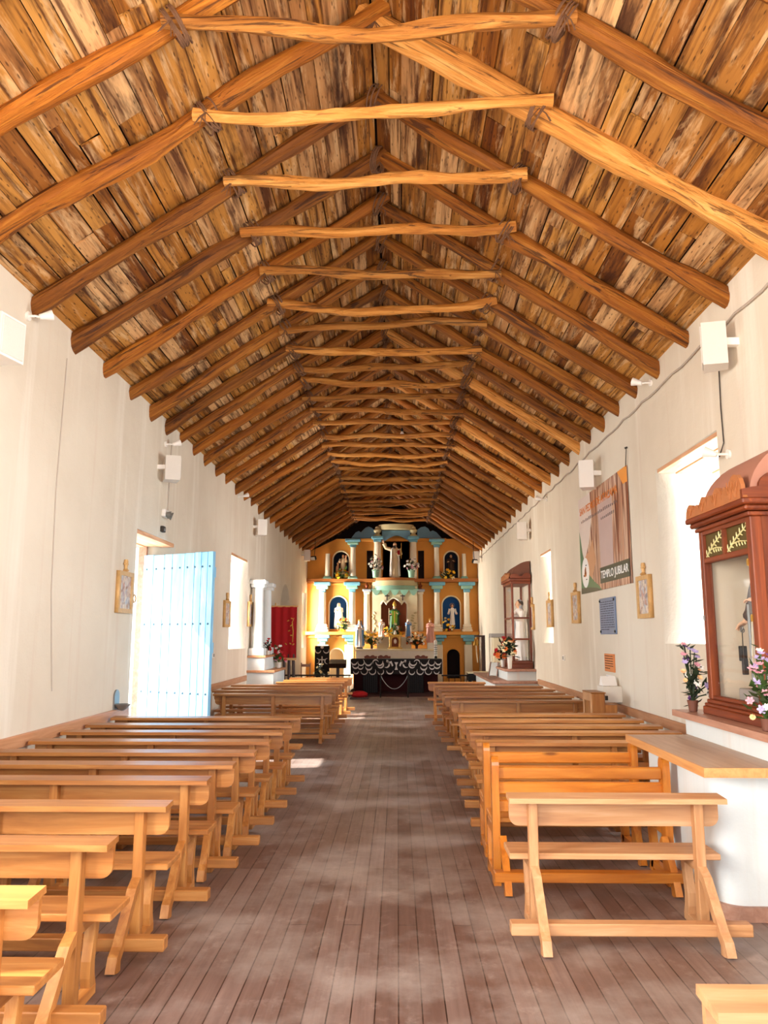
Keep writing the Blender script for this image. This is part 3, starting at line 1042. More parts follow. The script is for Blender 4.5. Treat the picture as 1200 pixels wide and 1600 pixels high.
# cables
y0 = 4.5
pts = []
for i in range(90):
    yy = 4.0 + i * 0.27
    ph = ((yy - 3.95) / 0.9) % 1.0
    pts.append((XR - 0.02, yy, 4.66 - 0.04 * math.sin(PI * ph) + random.uniform(-0.006, 0.006)))
tag(MB().tube(pts, 0.012, 6).build('cable', M['cable']), 'pale cable running under the rafters along the right wall', 'cable')
p1, p2 = at_x(1124, 560, XR), at_x(1122, 700, XR)
tag(MB().tube([(XR - 0.01, p1.y, 4.62), (XR - 0.012, p1.y, 4.3), (XR - 0.012, p1.y + 0.02, 3.9), (XR - 0.012, p1.y + 0.01, 3.55), (XR - 0.05, p1.y + 0.04, 3.42)], 0.006, 5).build('cable', M['dark_cable']), 'thin dark cable hanging down above the large red cabinet', 'cable')
q1, q2 = at_x(104, 560, XL), at_x(80, 1080, XL)
tag(MB().tube([(XL + 0.006, q1.y, q1.z), (XL + 0.006, q1.y - 0.05, 3.2), (XL + 0.006, q1.y, 2.2), (XL + 0.006, q2.y, q2.z)], 0.006, 5).build('cable', M['cable']), 'thin pale cable running straight down the left wall', 'cable')
p = at_x(262, 700, XL)
tag(MB().tube([(XL + 0.008, 11.55, 4.7), (XL + 0.008, 11.5, 4.3), (XL + 0.008, 11.5, 3.55)], 0.008, 5).build('cable', M['cable']), 'white cable dropping past the speaker above the blue door', 'cable')

# ------------------------------------------------------------------ poster, plaque, notices (right wall)
pa, pb = at_x(911, 930, XR), at_x(990, 909, XR)
pc, pd = at_x(911, 776, XR), at_x(988, 724, XR)
yc = (pa.y + pb.y) / 2
PW, PH, PZ = pa.y - pb.y, (pc.z + pd.z) / 2 - (pa.z + pb.z) / 2, (pa.z + pb.z) / 2
r = wall_root('poster', 'large printed banner reading TEMPLO JUBILAR hanging on the right wall', 'poster', 1, yc, PZ, None, 0.012)
MB().box(-PW / 2, PW / 2, -0.006, 0.0, 0, PH).build('sheet', M['poster'], r, smooth=False)


def flat(name, pts, m, d):
    MB().prism([(p[0] * PW - PW / 2, p[1] * PH) for p in pts], 'y', -0.006 - d, -0.0055).build(name, M[m], r, smooth=False)


M['p_green'] = paint('print_green', '5c8058', 0.4)
M['p_olive'] = paint('print_olive', '4a4a34', 0.4)
M['p_orange'] = paint('print_orange', 'f09c38', 0.4)
M['p_pale'] = paint('print_pale', 'e6d6cc', 0.4, 0, 0.1, 2)
M['p_tan'] = paint('print_tan', 'cf9a70', 0.4, 0, 0.15, 3)
M['p_mauve'] = paint('print_mauve', 'c8aea6', 0.4, 0, 0.08, 3)
M['p_title'] = paint('print_title', 'd8761c', 0.4)
M['p_line'] = paint('print_line', '7c6a66', 0.4)
flat('print_area', [(0, 0.42), (0.08, 0.30), (0.22, 0.5), (0.30, 0.75), (0.28, 1.0), (0, 1.0)], 'p_pale', 0.001)
flat('print_area', [(0.46, 0.16), (0.70, 0.12), (0.72, 0.86), (0.44, 0.84)], 'p_mauve', 0.001)
flat('print_area', [(0.10, 0.36), (0.24, 0.10), (0.36, 0.30), (0.30, 0.52), (0.22, 0.42)], 'p_tan', 0.0015)
flat('print_area', [(0.84, 1.0), (1.0, 1.0), (1.0, 0.86), (0.93, 0.86)], 'p_orange', 0.0015)
g1 = [(0, 0), (0.46, 0.0), (0.40, 0.05), (0.30, 0.10), (0.20, 0.18), (0.12, 0.28), (0.06, 0.42), (0.02, 0.6), (0, 0.66)]
flat('print_area', g1, 'p_green', 0.002)
flat('print_area', [(0, 0), (0.46, 0.0), (0.36, 0.03), (0.2, 0.05), (0, 0.06)], 'p_olive', 0.0025)
el = [(0.115 + 0.085 * math.cos(t * PI / 14), 0.21 + 0.155 * math.sin(t * PI / 14)) for t in range(28)]
flat('emblem', el, 'paper', 0.004)
em = r.children[-1]
b = MB()
ex, ez = 0.115 * PW - PW / 2, 0.21 * PH
for (dx, dz, rr) in ((0.0, 0.02, 0.05), (0.03, -0.02, 0.045), (-0.03, -0.03, 0.04), (0.02, 0.06, 0.035)):
    b.lathe([(rr, 0), (rr, 0.002)], 12)
    for v in list(b.bm.verts)[-24:]:
        v.co = Vector((ex + dx + v.co.x, -0.0105 - v.co.z, ez + dz + v.co.y))
b.build('mark', M['terracotta'], em, smooth=False)
MB().box(ex + 0.02, ex + 0.10, -0.012, -0.010, ez + 0.11, ez + 0.125, 0, None).box(ex - 0.12, ex - 0.05, -0.012, -0.010, ez - 0.06, ez - 0.03).box(ex + 0.03, ex + 0.1, -0.012, -0.010, ez - 0.12, ez - 0.105).build('mark', M['black'], em, smooth=False)
flat('label_band', [(0.44, 0.06), (0.975, 0.06), (0.975, 0.21), (0.44, 0.21)], 'p_olive', 0.004)
band_o = r.children[-1]
put('lettering', text_mesh('TEMPLO JUBILAR', 0.16, M['paper'], 0.50 * PW), band_o, (0.7075 * PW - PW / 2, -0.0115, 0.135 * PH))
put('lettering', text_mesh('SAN PEDRO DE ATACAMA', 0.17, M['p_title'], 0.80 * PW), r, (0.43 * PW - PW / 2, -0.0085, 0.855 * PH))
b = MB()
for i in range(22):
    x = 0.06 + i * 0.035
    b.box(x * PW - PW / 2, (x + 0.02) * PW - PW / 2, -0.0085, -0.007, 0.735 * PH, 0.735 * PH + random.uniform(0.03, 0.05))
for i in range(8):
    x = 0.5 + i * 0.034
    b.box(x * PW - PW / 2, (x + 0.02) * PW - PW / 2, -0.0085, -0.007, 0.66 * PH, 0.66 * PH + random.uniform(0.03, 0.045))
b.build('small_print', M['p_line'], r, smooth=False)['kind'] = 'stuff'
MB().tube([(PW / 2 - 0.02, -0.01, PH - 0.02), (PW / 2 + 0.03, -0.006, PH + 0.22)], 0.006, 5).tube([(PW / 2 + 0.03, -0.004, PH + 0.22), (PW / 2 + 0.035, -0.012, PH + 0.24)], 0.02, 6).build('hanging_cord', M['dark_cable'], r)


def sign(px0, py0, px1, py1, name, label, m, mt, rows, frame=None):
    a, b_ = at_x(px0, py0, XR), at_x(px1, py1, XR)
    wd, hh = a.y - b_.y, a.z - b_.z
    r = wall_root(name, label, 'plaque' if frame is None else 'notice', 1, (a.y + b_.y) / 2, b_.z)
    MB().box(-wd / 2, wd / 2, -0.02, 0, 0, hh, 0.004).build('panel', m, r, smooth=False)
    b = MB()
    for k in range(rows):
        zz = hh * (0.90 - 0.82 * k / rows)
        x = -wd * 0.42
        lim = wd * (0.42 if k < rows - 1 else 0.1)
        while x < lim:
            l = random.uniform(0.03, 0.09) * wd * 2
            b.box(x, min(x + l, lim), -0.023, -0.019, zz - hh * 0.30 / rows, zz)
            x += l + wd * 0.04
    b.build('lettering', mt, r, smooth=False)
    return r, wd, hh


r, wd, hh = sign(938, 936, 965, 991, 'wall_plaque', 'slate blue engraved plaque under the banner on right wall', M['plaque'], M['plaque_text'], 13)
for sx in (-1, 1):
    for zz in (0.04, hh - 0.04):
        MB().lathe([(0.022, 0), (0.016, 0.012)], 10).build('screw', M['black'], r, (sx * (wd / 2 - 0.04), -0.02, zz), (R(90), 0, 0))
sign(946, 1021, 962, 1051, 'notice_board', 'small orange wooden notice board above the white collection box', M['terracotta'], M['dark_text'], 6, 1)
sign(949, 1054, 960, 1071, 'paper_notice', 'white paper notice on the wall under the orange board', M['paper'], M['ink'], 3, 1)
# collection box on the wall with leaflets
r = wall_root('collection_box', 'white metal collection box mounted on the right wall', 'box', 1, 11.1, 0.84)
MB().box(-0.16, 0.16, -0.26, 0.0, 0.0, 0.215, 0.006).build('body', M['box_white'], r, smooth=False)
MB().box(0.16, 0.164, -0.24, -0.2, 0.03, 0.09).build('lock_plate', M['dark_cable'], r, smooth=False)
MB().box(-0.05, 0.05, -0.15, -0.13, 0.213, 0.217).build('coin_slot', M['black'], r, smooth=False)
tag(MB().prism([(-0.10, 0), (0.10, 0.0), (0.02, 0.13), (-0.0, 0.13)], 'x', -0.10, 0.10).build('leaflet_holder', M['paper'], None, (XR - 0.14, 11.12, 1.058), (0, 0, 0), smooth=False), 'white leaflet holder standing on top of the collection box', 'leaflet holder')
# stepped wooden stand
r = thing('stepped_stand', 'brown stepped wooden stand beside the white collection box', 'wooden stand', (2.6, 10.6, 0))
MB().box(-0.0, 0.17, 0.0, 0.46, 0.0, 0.985, 0.006).build('tall_body', M['honeyZ'], r, smooth=False)
MB().box(0.17, 0.33, 0.0, 0.28, 0.0, 0.835, 0.006).build('low_body', M['honeyZ'], r, smooth=False)
MB().box(-0.02, 0.18, -0.015, 0.48, 0.985, 1.0, 0.004).build('top', M['honeyX'], r, smooth=False)
put('side_frame', slab(rect(0.0, 0.46, 0.0, 0.985), [rect(0.06, 0.40, 0.08, 0.88)], -0.018, 0.0, 'yz', M['paleZ']), r)

# ------------------------------------------------------------------ white adobe side altar with wooden shelves (right, near)
r = thing('side_altar', 'white adobe ledge with wood topped shelves under the large red cabinet', 'side altar', (2.0, 5.8, 0))


def rel(x, y):
    return (x - 2.0, y - 5.8)


def rounded(x0, y0, x1, y1, rr, n=8):
    pts = [(x1, y0), (x0 + rr, y0)]
    for k in range(n + 1):
        t = 1.5 * PI - PI / 2 * k / n
        pts.append((x0 + rr + rr * math.cos(t), y0 + rr + rr * math.sin(t)))
    pts += [(x0, y1), (x1, y1)]
    return [rel(*p) for p in pts]


MB().prism(rounded(2.03, 5.16, XR - 0.001, 6.5, 0.16), 'z', 0.0, 0.895).build('lower_body', M['white_adobe'], r)
MB().prism(rounded(2.0, 5.13, XR - 0.001, 6.5, 0.17), 'z', 0.0, 0.085).build('base_strip', M['old_plank'], r)
MB().prism([rel(*p) for p in ((1.88, 4.93), (XR - 0.001, 4.93), (XR - 0.001, 6.55), (1.88, 6.55))], 'z', 0.897, 0.95).build('shelf', M['tan_plank'], r, smooth=False)
MB().prism([rel(*p) for p in ((1.865, 4.915), (XR - 0.001, 4.915), (XR - 0.001, 4.93), (1.88, 4.93), (1.88, 6.55), (1.865, 6.55))], 'z', 0.895, 0.952).build('shelf_edging', M['plank_edge'], r, smooth=False)
MB().prism([rel(*p) for p in ((2.38, 5.0), (XR - 0.001, 5.0), (XR - 0.001, 6.6), (2.38, 6.6))], 'z', 0.951, 1.09).build('upper_body', M['white_adobe'], r, smooth=False)
MB().prism([rel(*p) for p in ((2.30, 4.86), (XR - 0.001, 4.86), (XR - 0.001, 6.68), (2.30, 6.68))], 'z', 1.091, 1.14).build('upper_shelf', M['old_plank'], r, smooth=False)

# ------------------------------------------------------------------ large red cabinet
CY, CX, CZ = 5.84, 2.47, 1.141
cab = thing('display_cabinet', 'large dark red wooden display cabinet with dome at the right edge', 'cabinet', (CX, CY, CZ), R(-90))
cw, cdp, ch = 0.47, 0.60, 1.62
b = MB().box(-cw - 0.03, cw + 0.03, -0.04, cdp, 0, 0.06, 0.006).box(-cw - 0.02, cw + 0.02, -0.03, cdp, 0.06, 0.085, 0.006).box(-cw - 0.005, cw + 0.005, -0.015, cdp, 0.085, 0.115, 0.006)
b.build('base', M['redX'], cab, smooth=False)
for (x0, x1, y0, y1) in ((-cw, -cw + 0.07, 0, 0.07), (cw - 0.08, cw, 0, 0.08), (-cw, -cw + 0.06, cdp - 0.06, cdp), (cw - 0.06, cw, cdp - 0.06, cdp)):
    MB().box(x0, x1, y0, y1, 0.115, 1.44, 0.006).build('post', M['redZ'], cab, smooth=False)
MB().box(-cw + 0.07, cw - 0.08, 0.005, 0.06, 0.115, 0.145, 0.006).build('bottom_rail', M['redX'], cab, smooth=False)
MB().box(-cw + 0.07, cw - 0.08, 0.005, 0.05, 1.18, 1.225, 0.006).box(-cw + 0.07, cw - 0.08, 0.005, 0.05, 1.41, 1.44).box(-0.035, 0.0, 0.005, 0.05, 1.22, 1.42).build('frieze_rail', M['redX'], cab, smooth=False)
for (x0, x1) in ((-cw + 0.075, -0.04), (0.005, cw - 0.085)):
    fz = MB().box(x0, x1, 0.03, 0.045, 1.225, 1.41).build('frieze_panel', M['carving_ground'], cab, smooth=False)
    b = MB()
    wd = x1 - x0
    b.tube([(x0 + 0.01, 0.026, 1.235), (x0 + wd * 0.4, 0.022, 1.31), (x0 + wd * 0.75, 0.022, 1.36), (x1 - 0.015, 0.026, 1.40)], [0.008, 0.008, 0.006, 0.004], 6)
    b.tube([(x0 + wd * 0.3, 0.024, 1.285), (x0 + wd * 0.6, 0.022, 1.29), (x1 - 0.02, 0.024, 1.275)], [0.006, 0.006, 0.004], 6)
    for k in range(7):
        t = k / 6
        bx, bz = x0 + 0.02 + wd * 0.85 * t, 1.245 + 0.145 * t
        for s_ in (-1, 1):
            q = Euler((0, -R(38) - s_ * R(58), 0)).to_matrix()
            b.ell(Vector((bx, 0.024, bz)) + q @ Vector((0.024, 0, 0)), (0.024, 0.006, 0.0065), 8, 5, q)
    for k in range(5):
        q = Euler((0, R(62), 0)).to_matrix()
        b.ell(Vector((x0 + wd * (0.42 + 0.12 * k), 0.024, 1.288)) + q @ Vector((0.02, 0, 0)), (0.02, 0.006, 0.006), 8, 5, q)
    b.build('leaf_carving', M['carving'], fz)
MB().box(-cw - 0.02, cw + 0.02, -0.02, cdp, 1.44, 1.47, 0.005).box(-cw - 0.05, cw + 0.05, -0.05, cdp, 1.475, 1.515, 0.012).box(-cw - 0.075, cw + 0.075, -0.075, cdp, 1.515, 1.56, 0.01).build('cornice', M['redX'], cab, smooth=False)
# scalloped crest along the front, arched crest on the near side
pts = [(-cw - 0.07, 1.56)]
for (c, rr, hh) in ((-0.45, 0.085, 0.085), (-0.31, 0.055, 0.06), (-0.18, 0.075, 0.10), (-0.05, 0.055, 0.085), (0.09, 0.085, 0.115), (0.23, 0.055, 0.09), (0.40, 0.115, 0.145)):
    for k in range(9):
        t = PI - PI * k / 8
        pts.append((c + rr * math.cos(t), 1.585 + 0.02 * (c + 0.5) + hh * math.sin(t)))
pts += [(cw + 0.07, 1.56)]
cr = MB().prism(pts, 'y', -0.065, -0.035).build('front_crest', M['crest'], cab, smooth=False)
for (c, hh) in ((-0.44, 0.05), (-0.19, 0.07), (0.06, 0.09), (0.33, 0.13), (0.42, 0.11)):
    b = MB()
    for s_ in (-1, 0, 1):
        b.tube([(c, -0.067, 1.58), (c + s_ * 0.03, -0.072, 1.58 + hh * 0.6), (c + s_ * 0.045, -0.067, 1.58 + hh)], [0.007, 0.006, 0.003], 5)
    b.build('scroll_carving', M['crest'], cr)
pts = [(-0.07, 1.56), (-0.07, 1.62), (0.0, 1.635)] + [(0.27 + 0.22 * math.cos(PI - PI * k / 12), 1.64 + 0.13 * math.sin(PI * k / 12)) for k in range(13)] + [(cdp, 1.635), (cdp, 1.56)]
MB().prism(pts, 'x', cw + 0.03, cw + 0.06).build('side_crest', M['redY'], cab, smooth=False)
# quarter-barrel dome rising to the wall
pts = [(0.0, 1.56)] + [(0.60 - 0.60 * math.cos(PI / 2 * k / 12), 1.58 + 0.46 * math.sin(PI / 2 * k / 12)) for k in range(13)] + [(cdp, 1.56)]
MB().prism(pts, 'x', -cw + 0.12, cw + 0.02).build('dome', M['dome'], cab)
MB().box(-cw + 0.07, cw - 0.08, 0.028, 0.032, 0.145, 1.18).build('front_glass', M['glass'], cab, smooth=False)
MB().box(-cw + 0.01, cw - 0.07, cdp - 0.02, cdp - 0.005, 0.115, 1.44).build('back_panel', M['cabinet_back'], cab, smooth=False)
MB().box(-cw + 0.02, -cw + 0.035, 0.07, cdp - 0.06, 0.115, 1.44).build('far_panel', M['cabinet_back'], cab, smooth=False)
sp = MB().box(cw - 0.035, cw - 0.015, 0.08, cdp - 0.06, 0.115, 1.44).build('near_panel', M['redZ'], cab, smooth=False)
MB().ell((cw - 0.01, 0.22, 1.05), (0.006, 0.05, 0.022), 10, 6, Euler((R(25), 0, 0)).to_matrix()).ell((cw - 0.01, 0.30, 1.09), (0.006, 0.05, 0.02), 10, 6, Euler((R(-30), 0, 0)).to_matrix()).build('painted_leaf', M['leaf'], sp)
for zz in (0.28, 0.73, 1.12):
    MB().lathe([(0.006, -0.025), (0.006, 0.025)], 8).box(-0.012, 0.012, -0.004, 0.002, -0.02, 0.02).build('hinge', M['brass'], cab, (cw - 0.078, -0.003, zz))
MB().lathe([(0.006, -0.02), (0.006, 0.02)], 8).box(-0.012, 0.012, -0.004, 0.002, -0.02, 0.02).build('latch', M['grey'], cab, (-cw + 0.02, -0.003, 0.75))


# ------------------------------------------------------------------ statues
HAND = [(-0.028, 0.075, 0.0075), (-0.010, 0.09, 0.0082), (0.009, 0.085, 0.008), (0.027, 0.066, 0.007)]


def hand(b, wrist, direc, up, k=1.0, curl=0.35, side=1):
    """palm, four curled fingers of different lengths and a side thumb"""
    d = Vector(direc).normalized()
    u = Vector(up)
    u = (u - d * u.dot(d)).normalized()
    s = d.cross(u) * side
    w0 = Vector(wrist)
    b.tube([w0 - d * 0.02 * k, w0 + d * 0.02 * k, w0 + d * 0.06 * k, w0 + d * 0.095 * k], [0.026 * k, 0.032 * k, 0.042 * k, 0.038 * k], 8, 0, 0.5)
    for (off, L, r) in HAND:
        p0 = w0 + d * 0.085 * k + s * off * k
        p1 = p0 + (d - u * curl * 0.5) * L * 0.45 * k
        p2 = p1 + (d * 0.7 - u * curl * 1.4) * L * 0.35 * k
        p3 = p2 + (d * 0.3 - u * curl * 2.0) * L * 0.25 * k
        b.tube([p0, p1, p2, p3], [r * k * 1.15, r * k, r * k * 0.95, r * k * 0.7], 6)
    q0 = w0 + d * 0.025 * k - s * 0.03 * k
    b.tube([q0, q0 + (d * 0.5 - s * 0.7) * 0.04 * k, q0 + (d * 1.0 - s * 0.55 - u * 0.3) * 0.075 * k], [0.013 * k, 0.011 * k, 0.008 * k], 6)


def statue(name, label, loc, h, robe, pose='prayer', mantle=None, veil=None, hair=True, beard=False, halo=None, crown=None, rz=0.0, width=1.0, extra=None, cat='statue', child=False, base=None):
    r = thing(name, label, cat, loc, rz)
    k = h / 1.72
    bz = 0.0
    if base:
        MB().box(-0.2 * k, 0.2 * k, -0.17 * k, 0.17 * k, 0, 0.07 * k, 0.01 * k).build('plinth', M[base], r, smooth=False)
        bz = 0.07 * k

    def T(p):
        return (p[0] * k, p[1] * k, p[2] * k + bz)
    # one continuous figure: neck, head, arms and hands
    b = MB()
    hz = 1.57
    hr = 1.15 if child else 1.0
    b.ell(T((0, -0.01, hz)), (0.083 * k * hr, 0.098 * k * hr, 0.12 * k * hr), 14, 10)
    b.tube([T((0, 0.01, 1.36)), T((0, 0.0, 1.5))], [0.06 * k, 0.05 * k], 8)
    b.tube([T((0, -0.10 * hr, hz + 0.035)), T((0, -0.125 * hr, hz - 0.015)), T((0, -0.095 * hr, hz - 0.028))], [0.010 * k, 0.017 * k, 0.008 * k], 6)
    for sx in (-1, 1):
        b.ell(T((sx * 0.032, -0.088 * hr, hz + 0.022)), (0.014 * k, 0.01 * k, 0.008 * k), 8, 5)
        b.ell(T((sx * 0.083 * hr, 0.0, hz)), (0.012 * k, 0.022 * k, 0.03 * k), 8, 5)
    b.tube([T((-0.024, -0.092 * hr, hz - 0.052)), T((0, -0.104 * hr, hz - 0.05)), T((0.024, -0.092 * hr, hz - 0.052))], 0.007 * k, 5)
    poses = {
        'prayer': (((-0.2, 0, 1.36), (-0.25, -0.06, 1.12), (-0.05, -0.22, 1.22)), ((0.2, 0, 1.36), (0.25, -0.06, 1.12), (0.05, -0.22, 1.22)), (0.35, -0.2, 1), (-0.35, -0.2, 1)),
        'raised': (((-0.2, 0, 1.36), (-0.42, -0.03, 1.42), (-0.52, -0.08, 1.66)), ((0.2, 0, 1.36), (0.28, -0.05, 1.12), (0.16, -0.22, 1.14)), (-0.2, -0.1, 1), (-0.6, -0.6, 0.2)),
        'open': (((-0.2, 0, 1.36), (-0.27, -0.02, 1.10), (-0.31, -0.2, 0.98)), ((0.2, 0, 1.36), (0.27, -0.02, 1.10), (0.31, -0.2, 0.98)), (-0.25, -0.8, -0.2), (0.25, -0.8, -0.2)),
        'hold': (((-0.2, 0, 1.36), (-0.29, -0.03, 1.14), (-0.24, -0.24, 1.14)), ((0.2, 0, 1.36), (0.29, -0.03, 1.14), (0.18, -0.24, 1.2)), (0.3, -0.9, 0.2), (-0.5, -0.8, 0.3)),
    }
    la, ra, ld, rd = poses[pose]
    arms = MB()
    for a, dd, sd in ((la, ld, 1), (ra, rd, -1)):
        e, wv = Vector(a[1]), Vector(a[2])
        b.tube([T(a[0]), T(a[1]), T(e.lerp(wv, 0.6)), T(a[2])], [0.052 * k, 0.045 * k, 0.036 * k, 0.028 * k], 8)
        hand(b, T(a[2]), dd, (0, -0.2, 1) if abs(dd[2]) < 0.7 else (0, -1, 0.1), k, 0.3, sd)
        arms.tube([T(a[0]), T(a[1]), T(e.lerp(wv, 0.45)), T(e.lerp(wv, 0.85))], [0.085 * k, 0.075 * k, 0.08 * k, 0.095 * k], 10, 0.04)
    b.build('figure', M['skin'], r)
    # robe
    prof = [(0.27, 0.0), (0.262, 0.12), (0.235, 0.45), (0.205, 0.8), (0.185, 0.98), (0.2, 1.12), (0.225, 1.28), (0.21, 1.36), (0.13, 1.43), (0.07, 1.46)]
    robe_o = MB().lathe([(q * k * width, z * k) for q, z in prof], 40, (0, 0, bz), 1.0, 0.72, 0.10, 11).build('robe', M[robe], r)
    arms.build('sleeves', M[robe], r)
    feet = MB()
    for sx in (-1, 1):
        feet.ell(T((sx * 0.08, -0.17, 0.025)), (0.035 * k, 0.07 * k, 0.025 * k), 8, 5)
    feet.build('feet', M['skin'], r)
    if mantle:
        prof = [(0.315, 0.10), (0.30, 0.4), (0.275, 0.8), (0.265, 1.1), (0.26, 1.28), (0.225, 1.38), (0.10, 1.47)]
        b = MB().lathe([(q * k * width, z * k) for q, z in prof], 30, (0, 0.0, bz), 1.0, 0.74, 0.07, 9, R(-50), R(230))
        b.build('mantle', M[mantle], r)
    if hair:
        b = MB().ell(T((0, 0.022, hz + 0.028)), (0.095 * k * hr, 0.10 * k * hr, 0.115 * k * hr), 14, 9)
        if not veil and not child:
            b.tube([T((-0.075, 0.04, hz - 0.03)), T((-0.085, 0.05, hz - 0.14))], [0.04 * k, 0.025 * k], 8)
            b.tube([T((0.075, 0.04, hz - 0.03)), T((0.085, 0.05, hz - 0.14))], [0.04 * k, 0.025 * k], 8)
        b.build('hair', M['hair'], r)
    if beard:
        MB().tube([T((0, -0.07, hz - 0.06)), T((0, -0.095, hz - 0.11)), T((0, -0.10, hz - 0.19))], [0.062 * k, 0.055 * k, 0.015 * k], 8).build('beard', M['hair'], r)
    if veil:
        prof = [(0.26, 0.55), (0.235, 0.9), (0.22, 1.25), (0.175, 1.38), (0.125, 1.47), (0.118, 1.6), (0.10, 1.68), (0.04, 1.72)]
        MB().lathe([(q * k * width, z * k) for q, z in prof], 26, (0, 0.02 * k, bz), 1.0, 0.85, 0.05, 9, R(-48), R(228)).build('veil', M[veil], r)
    if halo:
        MB().torus(T((0, 0.06, hz + 0.05)), 0.17 * k, 0.012 * k, 'y', 20, 5).build('halo', M[halo], r)
    if crown == 'tiara':
        MB().lathe([(0.095 * k, 0), (0.115 * k, 0.06 * k), (0.11 * k, 0.12 * k), (0.085 * k, 0.2 * k), (0.045 * k, 0.27 * k), (0.012 * k, 0.30 * k), (0.012 * k, 0.34 * k)], 16, T((0, 0, hz + 0.06))).build('tiara', M['gold'], r)
    elif crown == 'crown':
        b = MB().lathe([(0.09 * k, 0), (0.11 * k, 0.07 * k), (0.10 * k, 0.07 * k), (0.08 * k, 0.0)], 14, T((0, 0, hz + 0.09)))
        for j in range(7):
            t = 2 * PI * j / 7
            b.ell(T((0.105 * math.cos(t), 0.105 * math.sin(t), hz + 0.18)), (0.014 * k, 0.014 * k, 0.028 * k), 6, 4)
        b.build('crown', M['gold'], r)
    if extra:
        extra(r, T, k)
    return r


# ------------------------------------------------------------------ flowers
def petals(n, m, open_=0.5):
    b = MB()
    for ring, (cnt, ln, tilt) in enumerate(((n, 1.0, open_), (max(3, n - 2), 0.65, open_ + 0.45))):
        for j in range(cnt):
            a = 2 * PI * j / cnt + ring * 0.5
            d = Vector((math.cos(a) * math.cos(tilt), math.sin(a) * math.cos(tilt), math.sin(tilt)))
            q = d.to_track_quat('X', 'Z').to_matrix()
            b.ell(d * 0.5 * ln, (0.5 * ln, 0.30 * ln, 0.09), 7, 5, q)
    b.ell((0, 0, 0.12), (0.2, 0.2, 0.16), 7, 5)
    return b.mesh(M[m])


PET = {}


def blossom_mesh(c):
    if c not in PET:
        PET[c] = petals(6 if c not in ('peach', 'fred') else 8, c, 0.35 if c not in ('peach', 'fred') else 0.8)
    return PET[c]


def bouquet(label, loc, w_, h_, cols, n, size, vase='vase_brown', vh=0.15, leafy='leaf', shape='dome', rz=0.0, vr=1.0, name='flower_arrangement', group='flower arrangements', seed=1, hang=False):
    rs = random.Random(seed)
    r = thing(name, label, 'flowers', loc, rz, group)
    if vh > 0:
        MB().lathe([(vh * 0.30 * vr, 0), (vh * 0.36 * vr, vh * 0.05), (vh * 0.44 * vr, vh * 0.75), (vh * 0.5 * vr, vh), (vh * 0.42 * vr, vh), (vh * 0.36 * vr, vh * 0.7)], 16).build('vase', M[vase], r)
    b = MB()
    spots = []
    for j in range(n):
        if shape == 'tall':
            t = (j + 0.5) / n
            z = vh + h_ * t
            ww = w_ / 2 * (1.0 - 0.65 * t)
            a = rs.uniform(0, 2 * PI)
            p = Vector((math.cos(a) * ww * rs.uniform(0.5, 1), math.sin(a) * ww * rs.uniform(0.3, 0.8), z))
        else:
            a = rs.uniform(0, 2 * PI)
            e = math.asin(rs.uniform(-0.1, 1.0))
            rr = rs.uniform(0.75, 1.0)
            p = Vector((math.cos(a) * math.cos(e) * w_ / 2 * rr, -abs(math.sin(a)) * math.cos(e) * w_ / 2 * 0.7 * rr + 0.02, vh + h_ * 0.12 + math.sin(e) * h_ * 0.85 * rr))
        if p.z < 0.02:
            p.z = 0.02 + rs.uniform(0, 0.05)
        spots.append(p)
        b.tube([(0, 0, max(vh * 0.9, 0.01)), (p.x * 0.4, p.y * 0.4, vh + (p.z - vh) * 0.6), p], 0.0035 + 0.004 * h_, 4)
    for j in range(int(n * 2.6)):
        p = rs.choice(spots)
        t = rs.uniform(0.35, 1.05)
        q = Vector((p.x * t + rs.uniform(-0.06, 0.06) * w_ * 2, p.y * t + rs.uniform(-0.1, 0.1) * w_, max(0.015, vh * 0.9 + (p.z - vh * 0.9) * t + rs.uniform(-0.06, 0.05))))
        d = Vector((rs.uniform(-1, 1), rs.uniform(-1, 0.5), rs.uniform(-0.2, 0.9))).normalized()
        L = size * rs.uniform(0.9, 1.7)
        s_ = d.cross(Vector((0, 0, 1))).normalized() * L * 0.26
        nn = s_.cross(d).normalized() * L * 0.05
        pts = [q, q + d * L * 0.5 + s_ - nn, q + d * L, q + d * L * 0.5 - s_ - nn, q + d * L * 0.5 + nn * 1.5]
        vs = [b.bm.verts.new(x) for x in pts]
        for f in ((0, 1, 4), (1, 2, 4), (2, 3, 4), (3, 0, 4), (0, 3, 1), (1, 3, 2)):
            b.bm.faces.new([vs[i] for i in f])
    b.build('foliage', M[leafy], r)
    for p in spots:
        o = put('blossom', blossom_mesh(rs.choice(cols)), r, p)
        s_ = size * rs.uniform(0.42, 0.62)
        o.scale = (s_, s_, s_)
        d = Vector((p.x * 1.2, p.y - 0.6 * w_, (p.z - vh) * 0.8)).normalized()
        o.rotation_euler = d.to_track_quat('Z', 'Y').to_euler()
    return r


# flowers beside the large cabinet
bouquet('tall lilac and peach flowers in a brown pot left of the large red cabinet', (2.40, 6.47, 1.141), 0.30, 0.46, ['lilac', 'lilac', 'fwhite', 'peach', 'purple', 'pink', 'fwhite'], 22, 0.062, 'vase_brown', 0.09, 'leaf_dark', 'tall', seed=4)
bouquet('lilac, purple and peach flowers at the photo\'s right edge before the cabinet', (2.385, 5.17, 1.141), 0.24, 0.44, ['lilac', 'lilac', 'fwhite', 'peach', 'purple', 'pink'], 26, 0.068, 'vase_brown', 0.08, 'leaf', 'tall', seed=9)


